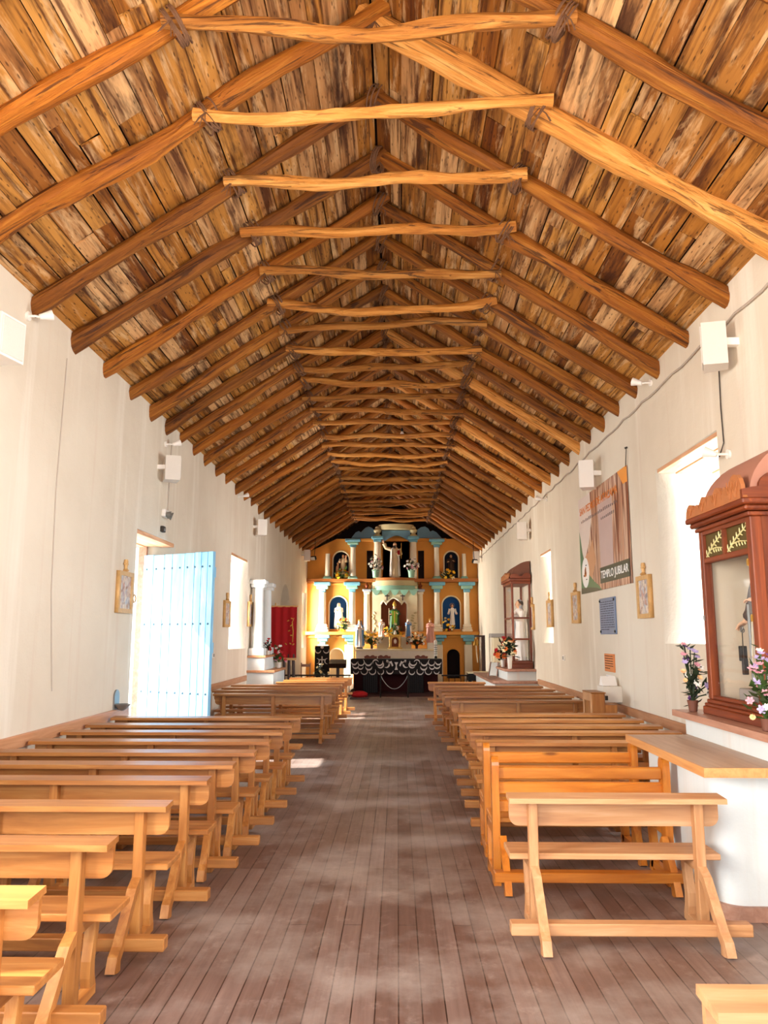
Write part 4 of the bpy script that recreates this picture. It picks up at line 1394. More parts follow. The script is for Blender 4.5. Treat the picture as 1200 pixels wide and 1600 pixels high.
# saint inside the large cabinet, arm held out with a ring, cord and tassels
def saint_arm():
    r = thing('saint_statue', 'brown robed saint statue in the large red cabinet, hand holding black tassels', 'statue', (2.76, 5.70, 1.262), R(-90))
    k = 0.74
    prof = [(0.25, 0.0), (0.245, 0.12), (0.22, 0.45), (0.195, 0.8), (0.18, 0.98), (0.2, 1.12), (0.225, 1.28), (0.21, 1.36), (0.13, 1.43), (0.07, 1.46)]
    MB().lathe([(q * k, z * k) for q, z in prof], 36, (0, 0, 0), 1.0, 0.72, 0.10, 11).build('robe', M['robe_brown'], r)
    b = MB()
    b.ell((0, -0.01, 1.57 * k), (0.083 * k, 0.098 * k, 0.12 * k), 14, 10)
    b.tube([(0, 0, 1.38 * k), (0, 0, 1.5 * k)], [0.055 * k, 0.05 * k], 8)
    b.tube([(0, -0.1 * k, 1.6 * k), (0, -0.125 * k, 1.55 * k), (0, -0.095 * k, 1.54 * k)], [0.01 * k, 0.017 * k, 0.008 * k], 6)
    sh, el, wr = Vector((-0.15, 0, 1.34 * k)), Vector((-0.19, -0.08, 0.66)), Vector((-0.29, -0.10, 0.595))
    b.tube([sh, el, el.lerp(wr, 0.6), wr], [0.04, 0.036, 0.028, 0.022], 8)
    hand(b, wr, (-0.85, -0.12, -0.35), (0.1, -0.3, 1), 0.75, 0.35, 1)
    b.tube([(0.15, 0, 1.34 * k), (0.2, -0.06, 0.78), (0.1, -0.17, 0.74)], [0.045, 0.04, 0.028], 8)
    hand(b, (0.1, -0.17, 0.74), (-0.7, -0.5, 0.1), (0, 0, 1), 0.7, 0.4, -1)
    b.build('figure', M['skin'], r)
    MB().tube([sh, Vector((-0.18, -0.05, 0.82)), el, Vector((-0.255, -0.094, 0.628))], [0.06, 0.058, 0.06, 0.042], 10, 0.03).build('sleeve', M['robe_brown'], r)
    MB().ell((0, 0.02, 1.6 * k), (0.09 * k, 0.1 * k, 0.11 * k), 12, 8).build('hair', M['hair'], r)
    MB().tube([(0, -0.07 * k, 1.5 * k), (0, -0.1 * k, 1.4 * k)], [0.05 * k, 0.02 * k], 8).build('beard', M['hair'], r)
    hx, hy, hz = -0.345, -0.108, 0.545
    MB().torus((hx, hy, hz), 0.02, 0.006, 'y', 16, 6).torus((hx + 0.012, hy, hz - 0.018), 0.014, 0.005, 'x', 14, 6).build('ring', M['grey'], r)
    MB().tube([(hx, hy, hz - 0.02), (hx - 0.003, hy, hz - 0.16)], 0.006, 6).build('cord', M['robe_cream'], r)
    MB().tube([(hx + 0.004, hy, hz - 0.02), (hx + 0.022, hy - 0.01, hz - 0.12), (hx + 0.03, hy - 0.01, hz - 0.24)], 0.004, 6).build('cord', M['dark_cable'], r)
    MB().box(hx - 0.030, hx + 0.016, hy - 0.024, hy + 0.024, hz - 0.25, hz - 0.135, 0.004).build('tassel', M['black'], r, smooth=False)
    MB().box(hx + 0.018, hx + 0.048, hy - 0.028, hy + 0.012, hz - 0.35, hz - 0.23, 0.004).build('tassel', M['black'], r, smooth=False)
    MB().tube([(-0.17, -0.1, 0.62), (-0.12, -0.14, 0.35), (-0.10, -0.14, 0.1)], 0.005, 6).build('cord', M['robe_cream'], r)
    MB().tube([(-0.16, -0.13, 0.72), (-0.16, -0.13, 0.01)], 0.011, 8).build('staff', M['grey'], r)
    MB().box(-0.26, -0.08, -0.2, -0.06, -0.004, 0.10, 0.008).build('plinth', M['stone'], r, smooth=False)


saint_arm()

# ------------------------------------------------------------------ glass case with white statue (right, far)
r = thing('side_altar', 'stepped white plinth with wooden tops under the far glass case', 'side altar', (2.6, 18.5, 0))


def loc2(x, y):
    return (x - 2.6, y - 18.5)


MB().box(2.14 - 2.6, XR - 2.603, 17.35 - 18.5, 21.5 - 18.5, 0, 0.70).build('lower_body', M['white_adobe'], r, smooth=False)
MB().box(2.08 - 2.6, XR - 2.603, 17.29 - 18.5, 21.6 - 18.5, 0.701, 0.755, 0.006).build('lower_top', M['old_plank'], r, smooth=False)
MB().box(2.46 - 2.6, XR - 2.603, 17.65 - 18.5, 19.8 - 18.5, 0.756, 0.955).build('upper_body', M['white_adobe'], r, smooth=False)
MB().box(2.40 - 2.6, XR - 2.603, 17.58 - 18.5, 19.9 - 18.5, 0.956, 1.01, 0.006).build('upper_top', M['old_plank'], r, smooth=False)

VX0, VX1, VY0, VY1, VZ = 2.62, 3.07, 17.85, 19.15, 1.011
vit = thing('glass_case', 'tall glazed red wooden case holding a white statue on the right wall', 'display case', (VX0, VY0, VZ))
vw, vd, vh = VX1 - VX0, VY1 - VY0, 1.92
MB().box(-0.03, vw, -0.03, vd + 0.03, 0, 0.10, 0.006).box(-0.015, vw, -0.015, vd + 0.015, 0.10, 0.17, 0.006).build('base', M['redX'], vit, smooth=False)
for (x0, y0) in ((0, 0), (vw - 0.05, 0), (0, vd - 0.05), (vw - 0.05, vd - 0.05)):
    MB().box(x0, x0 + 0.05, y0, y0 + 0.05, 0.17, vh, 0.004).build('post', M['redZ'], vit, smooth=False)
for zz in (0.64, 1.12):
    MB().box(0.05, vw - 0.05, 0.005, 0.04, zz, zz + 0.04).box(0.005, 0.04, 0.05, vd - 0.05, zz, zz + 0.04).box(0.05, vw - 0.05, vd - 0.04, vd - 0.005, zz, zz + 0.04).build('glazing_bar', M['redX'], vit, smooth=False)
MB().box(-0.01, vw, -0.01, vd + 0.01, vh, vh + 0.06, 0.004).box(-0.05, vw + 0.0, -0.05, vd + 0.05, vh + 0.06, vh + 0.13, 0.012).build('cornice', M['redX'], vit, smooth=False)
pts = [(-0.05, vh + 0.13), (-0.05, vh + 0.18)] + [(0.08 + 0.1 * math.cos(PI - PI * k / 6), vh + 0.18 + 0.05 * math.sin(PI * k / 6)) for k in range(7)] + [(0.24, vh + 0.17)] + [(0.36 + 0.09 * math.cos(PI - PI * k / 6), vh + 0.19 + 0.06 * math.sin(PI * k / 6)) for k in range(7)] + [(vw, vh + 0.17), (vw, vh + 0.13)]
MB().prism(pts, 'y', -0.05, -0.02).build('near_crest', M['redX'], vit, smooth=False)
pts = [(-0.05, vh + 0.13)]
for c in (0.05, 0.25, 0.45, 0.65, 0.85, 1.05, 1.25):
    pts += [(c + 0.1 * math.cos(PI - PI * k / 6), vh + 0.16 + (0.14 - 0.08 * abs(c - 0.65)) * math.sin(PI * k / 6)) for k in range(7)]
pts += [(vd + 0.05, vh + 0.13)]
MB().prism(pts, 'x', -0.05, -0.02).build('front_crest', M['crest'], vit, smooth=False)
pts = [(0.02, vh + 0.13)] + [(vw - (vw - 0.02) * math.cos(PI / 2 * k / 10), vh + 0.15 + 0.38 * math.sin(PI / 2 * k / 10)) for k in range(11)] + [(vw, vh + 0.13)]
MB().prism(pts, 'y', 0.05, vd - 0.05).build('dome', M['dome_dark'], vit)
MB().box(0.05, vw - 0.05, 0.02, 0.024, 0.17, vh).build('pane', M['glass'], vit, smooth=False)
MB().box(0.02, 0.024, 0.05, vd - 0.05, 0.17, vh).build('pane', M['glass'], vit, smooth=False)
statue('statue', 'white robed statue with grey veil standing inside the far glass case', (VX0 + 0.26, VY0 + 0.55, VZ + 0.171), 1.42, 'robe_white', 'prayer', 'robe_white', 'veil_grey', True, rz=R(-70), width=0.74)
bouquet('orange flowers in a vase left of the far glass case', (2.52, 18.8, 1.011), 0.34, 0.5, ['forange', 'forange', 'fred'], 18, 0.13, 'vase_white', 0.22, 'leaf_dark', seed=21, vr=0.6)
bouquet('orange and cream flowers in a white vase before the far glass case', (2.53, 17.74, 1.011), 0.30, 0.40, ['forange', 'fcream', 'fcream'], 18, 0.13, 'vase_white', 0.30, 'leaf_dark', seed=22, vr=0.42)
r = thing('picture_stand', 'small picture propped on an easel stand left of the glass case', 'easel', (2.32, 19.2, 0.756), R(-35))
MB().box(-0.14, 0.14, -0.012, 0.012, 0.03, 0.36, 0.004, Matrix.Rotation(R(-18), 4, 'X')).build('picture', M['grey'], r, smooth=False)
MB().tube([(-0.12, -0.03, 0.0), (-0.10, 0.10, 0.36)], 0.012, 6).tube([(0.12, -0.03, 0.0), (0.10, 0.10, 0.36)], 0.012, 6).tube([(0, 0.26, 0.0), (0, 0.11, 0.36)], 0.012, 6).build('easel_legs', M['old_plank'], r)
r = thing('stone_pillar', 'short stone pillar behind the far glass case flowers', 'pillar', (2.72, 20.6, 0.756))
MB().box(-0.22, 0.22, -0.2, 0.2, 0, 0.95, 0.01).build('shaft', M['cream'], r, smooth=False)
MB().box(-0.28, 0.28, -0.26, 0.26, 0.95, 1.05, 0.01).build('capital', M['stone'], r, smooth=False)
r = thing('low_table', 'low black table with white top right of the altar rail', 'table', (2.55, 23.2, 0))
MB().box(-0.5, 0.35, -0.3, 0.3, 0.66, 0.70).build('tabletop', M['cream'], r, smooth=False)
MB().box(-0.48, 0.33, -0.28, 0.28, 0.45, 0.66).build('apron', M['black'], r, smooth=False)
for sx in (-0.45, 0.26):
    for sy in (-0.26, 0.2):
        MB().box(sx, sx + 0.05, sy, sy + 0.05, 0, 0.46).build('leg', M['black'], r, smooth=False)

# ------------------------------------------------------------------ side altar with white columns, red banner (left, far)
r = thing('column_altar', 'white stepped side altar with two columns on the left wall', 'side altar', (XL, 18.9, 0))
MB().box(0, 0.62, -0.75, 1.0, 0, 0.90).build('lower_body', M['white_adobe'], r, smooth=False)
MB().box(0, 0.65, -0.79, 1.03, 0.90, 0.955, 0.006).build('lower_top', M['rail'], r, smooth=False)
MB().box(0, 0.40, -0.72, 0.85, 0.955, 1.24).build('upper_body', M['white_adobe'], r, smooth=False)
MB().box(0, 0.43, -0.76, 0.88, 1.24, 1.29, 0.006).build('upper_top', M['rail'], r, smooth=False)
for yy in (-0.52, 0.62):
    c = MB().lathe([(0.135, 0), (0.14, 0.05), (0.128, 0.5), (0.115, 1.35), (0.112, 1.42)], 20).build('column', M['white_adobe'], r, (0.19, yy, 1.46))
    MB().box(-0.18, 0.18, -0.18, 0.18, -0.17, 0, 0.01).build('base', M['white_adobe'], c, smooth=False)
    MB().box(-0.16, 0.16, -0.16, 0.16, 1.42, 1.50, 0.01).box(-0.20, 0.20, -0.20, 0.20, 1.50, 1.60, 0.02).build('capital', M['white_adobe'], c, smooth=False)
bouquet('red and green flowers on the lower step of the white column altar', (-2.97, 19.55, 0.956), 0.36, 0.42, ['fred', 'pink', 'fwhite', 'fred'], 18, 0.10, 'vase_white', 0.14, 'leaf', seed=31)
bouquet('small red roses between the two white columns', (-3.16, 19.0, 1.291), 0.16, 0.28, ['fred'], 6, 0.10, 'vase_white', 0.10, 'leaf_dark', 'tall', seed=32)
a, c = at_y(420, 1028, 21.0), at_y(463, 948, 21.0)
r = thing('red_banner', 'large crimson velvet banner with gold embroidery on a dark stand', 'banner', ((a.x + c.x) / 2 + 0.02, 21.0, 0))
bw = (c.x - a.x) / 2
b = MB()
nx = 24
fr, bk = [], []
for i in range(nx + 1):
    x = -bw + 2 * bw * i / nx
    yy = 0.02 * math.sin(i * 0.9)
    fr.append((x, yy - 0.006))
    bk.append((x, yy + 0.006))
b.prism(fr + bk[::-1], 'z', a.z, c.z)
b.build('cloth', M['red_cloth'], r)
b = MB()
b.tube([(bw - 0.10, -0.03, a.z + 0.42), (bw - 0.09, -0.03, a.z + 0.7), (bw - 0.12, -0.03, a.z + 0.95), (bw - 0.07, -0.03, c.z - 0.30)], [0.010, 0.014, 0.012, 0.006], 6)
for (dx, dz) in ((-0.08, 0.38), (0.0, 0.36), (-0.2, 0.37), (-0.07, 0.86), (-0.15, 0.99), (-0.05, 1.05), (-0.06, 0.6), (-0.12, 0.72)):
    b.ell((bw - 0.08 + dx, -0.03, a.z + dz), (0.035, 0.010, 0.016), 8, 5, Euler((0, random.uniform(-1, 1), 0)).to_matrix())
b.build('embroidery', M['gold'], r)
MB().box(0.0, bw, -0.03, 0.012, a.z - 0.06, a.z + 0.0).build('fringe', M['gold_wood'], r, smooth=False)
MB().tube([(-bw - 0.03, 0, c.z + 0.01), (bw + 0.03, 0, c.z + 0.01)], 0.02, 8).ell((-bw + 0.13, 0, c.z + 0.07), (0.02, 0.02, 0.04)).build('crossbar', M['gold_wood'], r)
for sx, tx in ((0.03, 0.0), (0.16, 0.02), (0.28, 0.03)):
    MB().tube([(sx + tx, 0.04, 0.0), (sx, 0.03, a.z + 0.1)], 0.04, 8).build('leg', M['dark_wood'], r)
MB().tube([(bw * 0.5, 0.04, a.z), (bw * 0.5, 0.03, c.z)], 0.02, 8).build('pole', M['dark_wood'], r)
p = at_y(477, 1058, 24.0)
r = thing('wooden_chair', 'pale wooden chair back behind the left end of the altar rail', 'chair', (p.x, 24.0, 0))
for sx in (-0.15, 0.12):
    for sy, hh in ((-0.18, 0.45), (0.18, 0.92)):
        MB().tube([(sx, sy, 0), (sx, sy + (0.03 if hh > 0.5 else 0), hh)], 0.018, 8).build('leg', M['old_plank'], r)
MB().box(-0.19, 0.16, -0.2, 0.2, 0.44, 0.47, 0.006).build('seat', M['old_plank'], r, smooth=False)
MB().box(-0.16, 0.13, 0.19, 0.215, 0.80, 0.88).build('top_rail', M['old_plank'], r, smooth=False)


# ------------------------------------------------------------------ altarpiece
AY = 29.85          # front plane of the altarpiece wall


def Q(px, py, y=AY):
    p = at_y(px, py, y)
    return p.x, p.z


alt = thing('altarpiece', 'tall ochre altarpiece with blue capitals, columns and saint niches across the end wall', 'altarpiece', (XC, AY, 0))


def ax(x):
    return x - XC


def box_px(b, px0, px1, py0, py1, d0, d1, bev=0.0):
    """box between two pixel columns/rows on the altarpiece plane; depth d0..d1 in front of it"""
    x0, z1 = Q(px0, py0)
    x1, z0 = Q(px1, py1)
    return b.box(ax(x0), ax(x1), -d1, -d0, z0, z1, bev)


def arch_px(px0, px1, py0, py1, grow=0.0):
    x0, z1 = Q(px0, py0)
    x1, z0 = Q(px1, py1)
    return arch(ax(x0) - grow, ax(x1) + grow, z0, z1 + grow)


niches = [('niche_blue', 515, 542, 932, 983), ('niche_blue', 691, 719, 932, 983), ('niche_dark', 521, 545, 862, 903), ('niche_dark', 694, 716, 862, 903),
          ('cream', 515, 537, 1014, 1060), ('slot_dark', 698, 719, 1014, 1060)]
rects = [(573, 583, 860, 906), (653, 663, 860, 906)]
xl, zt = Q(486, 868)
xr, _ = Q(750, 868)
outer = [(ax(XL) + 0.002, 0), (ax(XR) - 0.002, 0), (ax(XR) - 0.002, 4.95), (ax(Q(710, 842)[0]), Q(700, 842)[1]), (ax(Q(526, 842)[0]), Q(536, 842)[1]), (ax(XL) + 0.002, 4.95)]
holes = [arch_px(*n[1:]) for n in niches]
for (a, b_, c, d) in rects:
    x0, z1 = Q(a, c)
    x1, z0 = Q(b_, d)
    holes.append(rect(ax(x0), ax(x1), z0, z1))
x0, z1 = Q(598, 838)
x1, z0 = Q(640, 905)
holes.append(rect(ax(x0), ax(x1), z0, z1))
put('main_panel', slab(outer, holes, 0.0, 0.14, 'xz', M['orange_wall']), alt)
for (m, a, b_, c, d) in niches:
    o1, o2 = arch_px(a, b_, c, d, 0.004), arch_px(a, b_, c, d, 0.03)
    nb = MB()
    bm = nb.bm
    n_ = len(o1)
    F0 = [bm.verts.new((p[0], 0.10, p[1])) for p in o1]
    F1 = [bm.verts.new((p[0], 0.42, p[1])) for p in o1]
    G0 = [bm.verts.new((p[0], 0.10, p[1])) for p in o2]
    G1 = [bm.verts.new((p[0], 0.46, p[1])) for p in o2]
    for i in range(n_):
        j = (i + 1) % n_
        bm.faces.new((F0[i], F0[j], F1[j], F1[i]))
        bm.faces.new((G0[i], G1[i], G1[j], G0[j]))
        bm.faces.new((F0[i], G0[i], G0[j], F0[j]))
    bm.faces.new(F1)
    bm.faces.new(G1[::-1])
    ni = nb.build('niche', M[m], alt, smooth=False)
    # pale moulding round the opening
    p3 = arch_px(a, b_, c, d, 0.02)
    MB().tube([(p[0], -0.005, p[1]) for p in p3[1:] + p3[:1]], 0.028, 6).build('niche_moulding', M['orange_wall' if m == 'slot_dark' else 'cream'], ni)
for (a, b_, c, d) in rects:
    x0, z1 = Q(a, c)
    x1, z0 = Q(b_, d)
    MB().box(ax(x0) - 0.02, ax(x1) + 0.02, 0.145, 0.3, z0 - 0.02, z1 + 0.02).build('dark_slot', M['slot_dark'], alt, smooth=False)
x0, z1 = Q(596, 836)
x1, z0 = Q(642, 907)
MB().box(ax(x0), ax(x1), 0.30, 0.34, z0, z1).build('centre_recess', M['slot_dark'], alt, smooth=False)
# ledges between the tiers
for (py0, py1, dep, m) in ((905, 910, 0.30, 'step_brown'), (911, 914, 0.10, 'orange_wall'), (987, 992, 0.34, 'orange_wall'), (993, 997, 0.10, 'orange_wall'), (842, 846, 0.14, 'orange_wall')):
    b = MB()
    if py0 == 842:
        box_px(b, 540, 697, py0, py1, 0.0, dep, 0.01)
    else:
        x0, z1 = Q(500, py0)
        x1, z0 = Q(700, py1)
        b.box(ax(XL) + 0.003, ax(XR) - 0.003, -dep, -0.001, z0, z1, 0.01)
    b.build('ledge', M[m], alt, smooth=False)


def cap(parent_px, px0, px1, py0, py1, cols, inv=False):
    """flared stepped capital"""
    n_ = len(cols)
    root = None
    for i, m in enumerate(cols):
        t0 = i / n_
        t1 = (i + 1) / n_
        sh = (px1 - px0) * 0.15 * i
        b = MB()
        box_px(b, px0 + sh, px1 - sh, py0 + (py1 - py0) * t0, py0 + (py1 - py0) * t1, 0.0, 0.34 - 0.05 * i, 0.02)
        o = b.build('capital' if root is None else 'capital_band', M[m], alt if root is None else root, smooth=False)
        if root is None:
            root = o
    return root


def col(px0, px1, py0, py1, base=None, half=False):
    x0, z1 = Q(px0, py0)
    x1, z0 = Q(px1, py1)
    r_ = (x1 - x0) / 2
    hh = z1 - z0
    o = MB().lathe([(r_ * 1.12, 0), (r_ * 1.06, hh * 0.3), (r_ * 0.95, hh * 0.98), (r_, hh)], 20).build('column', M['column'], alt, (ax((x0 + x1) / 2), -0.16, z0))
    if base:
        b = MB()
        w2 = r_ * base
        hb = Q(600, py1)[1] - Q(600, base_y)[1]
        b.box(-w2 * 0.75, w2 * 0.75, -w2 * 0.6, w2 * 0.6, -hb * 0.35, 0.01, 0.02).box(-w2 * 0.9, w2 * 0.9, -w2 * 0.72, w2 * 0.72, -hb * 0.68, -hb * 0.35, 0.03).box(-w2, w2, -w2 * 0.8, w2 * 0.8, -hb, -hb * 0.68, 0.02)
        b.build('base', M['column'] if base_c is None else M[base_c], o, smooth=False)
    return o


B4 = ['blue_paint', 'teal_paint', 'blue_paint']
base_c = None
# middle tier
base_y = 987
for (a, b_) in ((499.5, 509.5), (546, 555.5), (678, 687), (724, 733.5)):
    cx_ = (a + b_) / 2
    cap(None, cx_ - 12.5, cx_ + 12.5, 910, 926, B4)
    col(a, b_, 926, 976, 1.9)
# lower tier pilasters
base_y = 1063
for (a, b_, w) in ((497, 513, 11), (539, 558, 13), (678, 692, 12), (725, 738, 12)):
    cx_ = (a + b_) / 2
    cap(None, cx_ - w, cx_ + w, 992, 1007, ['blue_paint', 'blue_paint', 'teal_paint'])
    x0, z1 = Q(a, 1007)
    x1, z0 = Q(b_, 1063)
    MB().box(ax(x0), ax(x1), -0.2, -0.0, 0.0, z1, 0.02).build('pilaster', M['column'], alt, smooth=False)
# upper tier
base_y, base_c = 905, 'teal_paint'
for (a, b_) in ((548, 556), (678, 686)):
    cx_ = (a + b_) / 2
    cap(None, cx_ - 12, cx_ + 12, 843, 856, B4)
    col(a, b_, 856, 901, 1.9)
for (a, b_) in ((509, 516), (721, 728)):
    col(a, b_, 866, 901, 1.9)
base_c = None
for (a, b_) in ((584.5, 595.5), (640.5, 651)):
    cx_ = (a + b_) / 2
    cap(None, cx_ - 9, cx_ + 9, 839, 848, ['blue_paint', 'blue_paint'])
    base_y = 908
    col(a, b_, 848, 902, 1.3)
    # urn on top of the capital
    x_, z_ = Q(cx_, 839)
    MB().lathe([(0.16, 0), (0.15, 0.05), (0.07, 0.1), (0.14, 0.18), (0.15, 0.24), (0.08, 0.32), (0.09, 0.36), (0.03, 0.40)], 14).build('urn', M['olive'], alt, (ax(x_), -0.16, z_))
# blue scroll gables beside the canopy
for sgn, pts in ((-1, [(549, 841), (556, 832), (561, 830), (564, 832), (567, 829), (571, 825), (576, 823), (581, 825), (586, 830), (587, 841)]),
                 (1, [(652, 841), (652, 828), (658, 824), (664, 823), (669, 826), (672, 831), (676, 829), (682, 832), (690, 841)])):
    q = [Q(*p) for p in pts]
    MB().prism([(ax(x), z) for x, z in q], 'y', -0.06, 0.06).build('scroll_gable', M['scroll_blue'], alt, smooth=False)
# canopy over the top statue
xa, za = Q(592, 826)
xb, _ = Q(645, 826)
cxx = (xa + xb) / 2
rr = (xb - xa) / 2
b = MB().lathe([(rr * 0.94, 0), (rr * 1.0, 0.05), (rr * 1.0, 0.13), (rr * 1.05, 0.17), (rr * 1.05, 0.20), (rr * 0.7, 0.22)], 24, (ax(cxx), -0.05, za - 0.08), 1.0, 0.62, 0, 9, PI, 2 * PI)
b.build('canopy', M['olive'], alt)
top_y, bot_y = 833, 850
q = [Q(598, 829), Q(598, 846), Q(601, 848)]
pts = [Q(597, 830), Q(597, 845)]
for (c0, c1) in ((598, 602), (602, 638), (638, 642)):
    pts += [(Q(c0 + (c1 - c0) * k / 8, 846 - (8 if c1 - c0 > 10 else -1) * math.sin(PI * k / 8))) for k in range(9)]
pts += [Q(641, 845), Q(641, 830)]
MB().prism([(ax(x), z) for x, z in pts], 'y', -0.22, -0.16).build('scalloped_arch', M['scroll_blue'], alt, smooth=False)
# half-round balcony under the top statue
xa, za = Q(580, 905)
xb, _ = Q(654, 905)
cxx = (xa + xb) / 2
rr = (xb - xa) / 2


def bal(name, py0, py1, k0, k1, m):
    z1 = Q(600, py0, 29.5)[1]
    z0 = Q(600, py1, 29.5)[1]
    MB().lathe([(rr * k1, 0), (rr * k0, z1 - z0)], 28, (ax(cxx), -0.0, z0), 1.0, 0.62, 0, 9, PI, 2 * PI).build(name, M[m], alt)


bal('balcony_floor', 903, 907, 0.95, 0.95, 'step_brown')
bal('balcony_band', 907.2, 915, 0.97, 1.0, 'olive')
bal('balcony_band', 915.2, 922, 0.97, 1.03, 'teal_paint')
# centre panel with lobed niche below
z1 = Q(600, 921)[1]
z0 = Q(600, 990)[1]
xa, xb = ax(Q(582, 950)[0]), ax(Q(652, 950)[0])
lob = [Q(595.5, 991), Q(636, 991), Q(636, 945)]
for (c0, c1, yy, hh) in ((636, 627, 945, 5), (627, 604, 943, 8), (604, 595.5, 945, 5)):
    lob += [Q(c0 + (c1 - c0) * k / 8, yy - hh * math.sin(PI * k / 8)) for k in range(9)]
lob += [Q(595.5, 945)]
lob = [(ax(x), z) for x, z in lob]
ded = []
for p in lob:
    if not ded or (Vector(p) - Vector(ded[-1])).length > 0.004:
        ded.append(p)
put('centre_panel', slab(rect(xa, xb, z0 - 0.1, z1 + 0.1), [ded], -0.30, -0.02, 'xz', M['cream']), alt)
MB().tube([(p[0], -0.305, p[1]) for p in ded[1:]], 0.03, 6).build('niche_moulding', M['column'], alt)
MB().box(xa + 0.2, xb - 0.2, -0.016, -0.003, z0 - 0.1, z1).build('niche_back', M['niche_brown'], alt, smooth=False)
b = MB()
for k in range(5):
    c0, c1 = 581 + k * 14.4, 581 + (k + 1) * 14.4
    pp = [Q(c0, 921)] + [Q(c0 + (c1 - c0) * j / 8, 922 + 9 * math.sin(PI * j / 8)) for j in range(9)] + [Q(c1, 921)]
    b.prism([(ax(x), z) for x, z in pp], 'y', -0.38 - 0.01 * (k % 2), -0.305)
b.build('drape_swag', M['teal_paint'], alt, smooth=False)
for px_ in (605, 629):
    x_, z_ = Q(px_, 938)
    b = MB().box(ax(x_) - 0.02, ax(x_) + 0.02, -0.345, -0.31, z_ - 0.02, z_ + 0.26).box(ax(x_) - 0.09, ax(x_) + 0.09, -0.345, -0.31, z_ + 0.13, z_ + 0.17)
    b.build('wall_cross', M['dark_wood'], alt, smooth=False)
b = MB()
for sx, p0 in ((0, 587), (1, 646)):
    for j in range(7):
        x_, z_ = Q(p0 + random.uniform(-3, 3), 958 + j * 4)
        b.ell((ax(x_), -0.305, z_), (0.07, 0.012, 0.035), 8, 5, Euler((0, random.uniform(-1, 1), 0)).to_matrix())
b.build('painted_scrolls', M['olive'], alt)
base_y, base_c = 990, None
for (a, b_) in ((569, 578), (652.5, 661)):
    cx_ = (a + b_) / 2
    cap(None, cx_ - 6.5, cx_ + 6.5, 921, 929, ['veil_grey', 'column'])
    col(a, b_, 929, 985, 1.15)
    x_, z_ = Q(cx_, 921)
    MB().lathe([(0.07, 0), (0.04, 0.06), (0.08, 0.14), (0.03, 0.2), (0.02, 0.26)], 12).build('finial', M['niche_brown'], alt, (ax(x_), -0.16, z_))
MB().box(ax(Q(553, 1000)[0]), ax(Q(680, 1000)[0]), -0.36, -0.31, 0.0, Q(600, 990)[1] - 0.02).build('altar_back', M['orange_wall'], alt, smooth=False)
# steps of the retable behind the mesa
MB().box(ax(Q(590, 1000)[0]), ax(Q(642, 1000)[0]), -0.95, -0.66, 1.272, Q(600, 990)[1] - 0.12).build('retable_step', M['cream'], alt, smooth=False)


# statues of the altarpiece: (name, label, px, foot py, head py, depth offset)
def st(label, px_, py0, py1, y, robe, pose, **kw):
    x_, z_ = Q(px_, py0, y)
    h_ = Q(px_, py1, y)[1] - z_
    return statue('statue', label, (x_, y, z_), h_, robe, pose, **kw)


def key_extra(r, T, k):
    MB().tube([T((0.30, -0.2, 0.9)), T((0.30, -0.2, 1.62))], 0.018 * k, 6).build('staff', M['gold'], r)
    MB().box(0.12 * k, 0.24 * k, -0.30 * k, -0.22 * k, 1.08 * k, 1.28 * k).build('book', M['red_cloth'], r, smooth=False)


def green_extra(r, T, k):
    MB().prism([(-0.15 * k, 0.55 * k), (0.15 * k, 0.55 * k), (0.17 * k, 1.36 * k), (-0.17 * k, 1.36 * k)], 'y', -0.215 * k, -0.17 * k).build('chasuble', M['robe_green'], r, smooth=False)
    MB().box(-0.025 * k, 0.025 * k, -0.225 * k, -0.212 * k, 0.56 * k, 1.34 * k).build('orphrey', M['gold'], r, smooth=False)
    MB().tube([T((-0.33, -0.22, 0.5)), T((-0.33, -0.22, 1.5))], 0.014 * k, 6).build('staff', M['robe_cream'], r)


def child_extra(r, T, k):
    MB().ell(T((0.22, -0.12, 1.56)), (0.07 * k, 0.075 * k, 0.09 * k)).tube([T((0.2, -0.1, 1.2)), T((0.2, -0.1, 1.48))], [0.10 * k, 0.06 * k], 8).build('carried_child', M['skin'], r)
    MB().tube([T((-0.42, -0.15, 0.0)), T((-0.40, -0.15, 0.8)), T((-0.33, -0.16, 0.95))], [0.16 * k, 0.11 * k, 0.05 * k], 10).ell(T((-0.36, -0.16, 1.02)), (0.09 * k, 0.09 * k, 0.1 * k)).build('kneeling_boy', M['robe_tan'], r)


zt_ = Q(617, 907, 29.45)[1]
s1 = statue('statue', 'bearded saint statue with raised arm in the top centre of altarpiece', (Q(617, 905, 29.62)[0], 29.62, Q(617, 903, 29.5)[1]), Q(617, 847, 29.6)[1] - Q(617, 904, 29.6)[1], 'robe_cream', 'raised', mantle='robe_white', beard=True, width=0.82, extra=key_extra)
st('saint statue with children in the upper left niche', 536, 903, 866, 29.93, 'robe_cream', 'hold', mantle='robe_tan', extra=child_extra, width=0.8)
st('dark robed saint statue in the upper right niche', 705, 903, 866, 29.95, 'robe_brown', 'hold', mantle='robe_brown', width=0.85)
st('white robed Virgin statue in the lower left blue niche', 529, 982, 942, 29.92, 'robe_white', 'prayer', mantle='robe_white', veil='robe_white', crown=None)
st('white child saint statue in the lower right blue niche', 707, 979, 944, 29.92, 'robe_white', 'open', child=True, width=0.75, halo='gold')
st('green robed bishop statue with golden tiara in the centre niche', 616.5, 990, 945, 29.48, 'robe_dgreen', 'hold', mantle='robe_dgreen', crown='tiara', extra=green_extra)
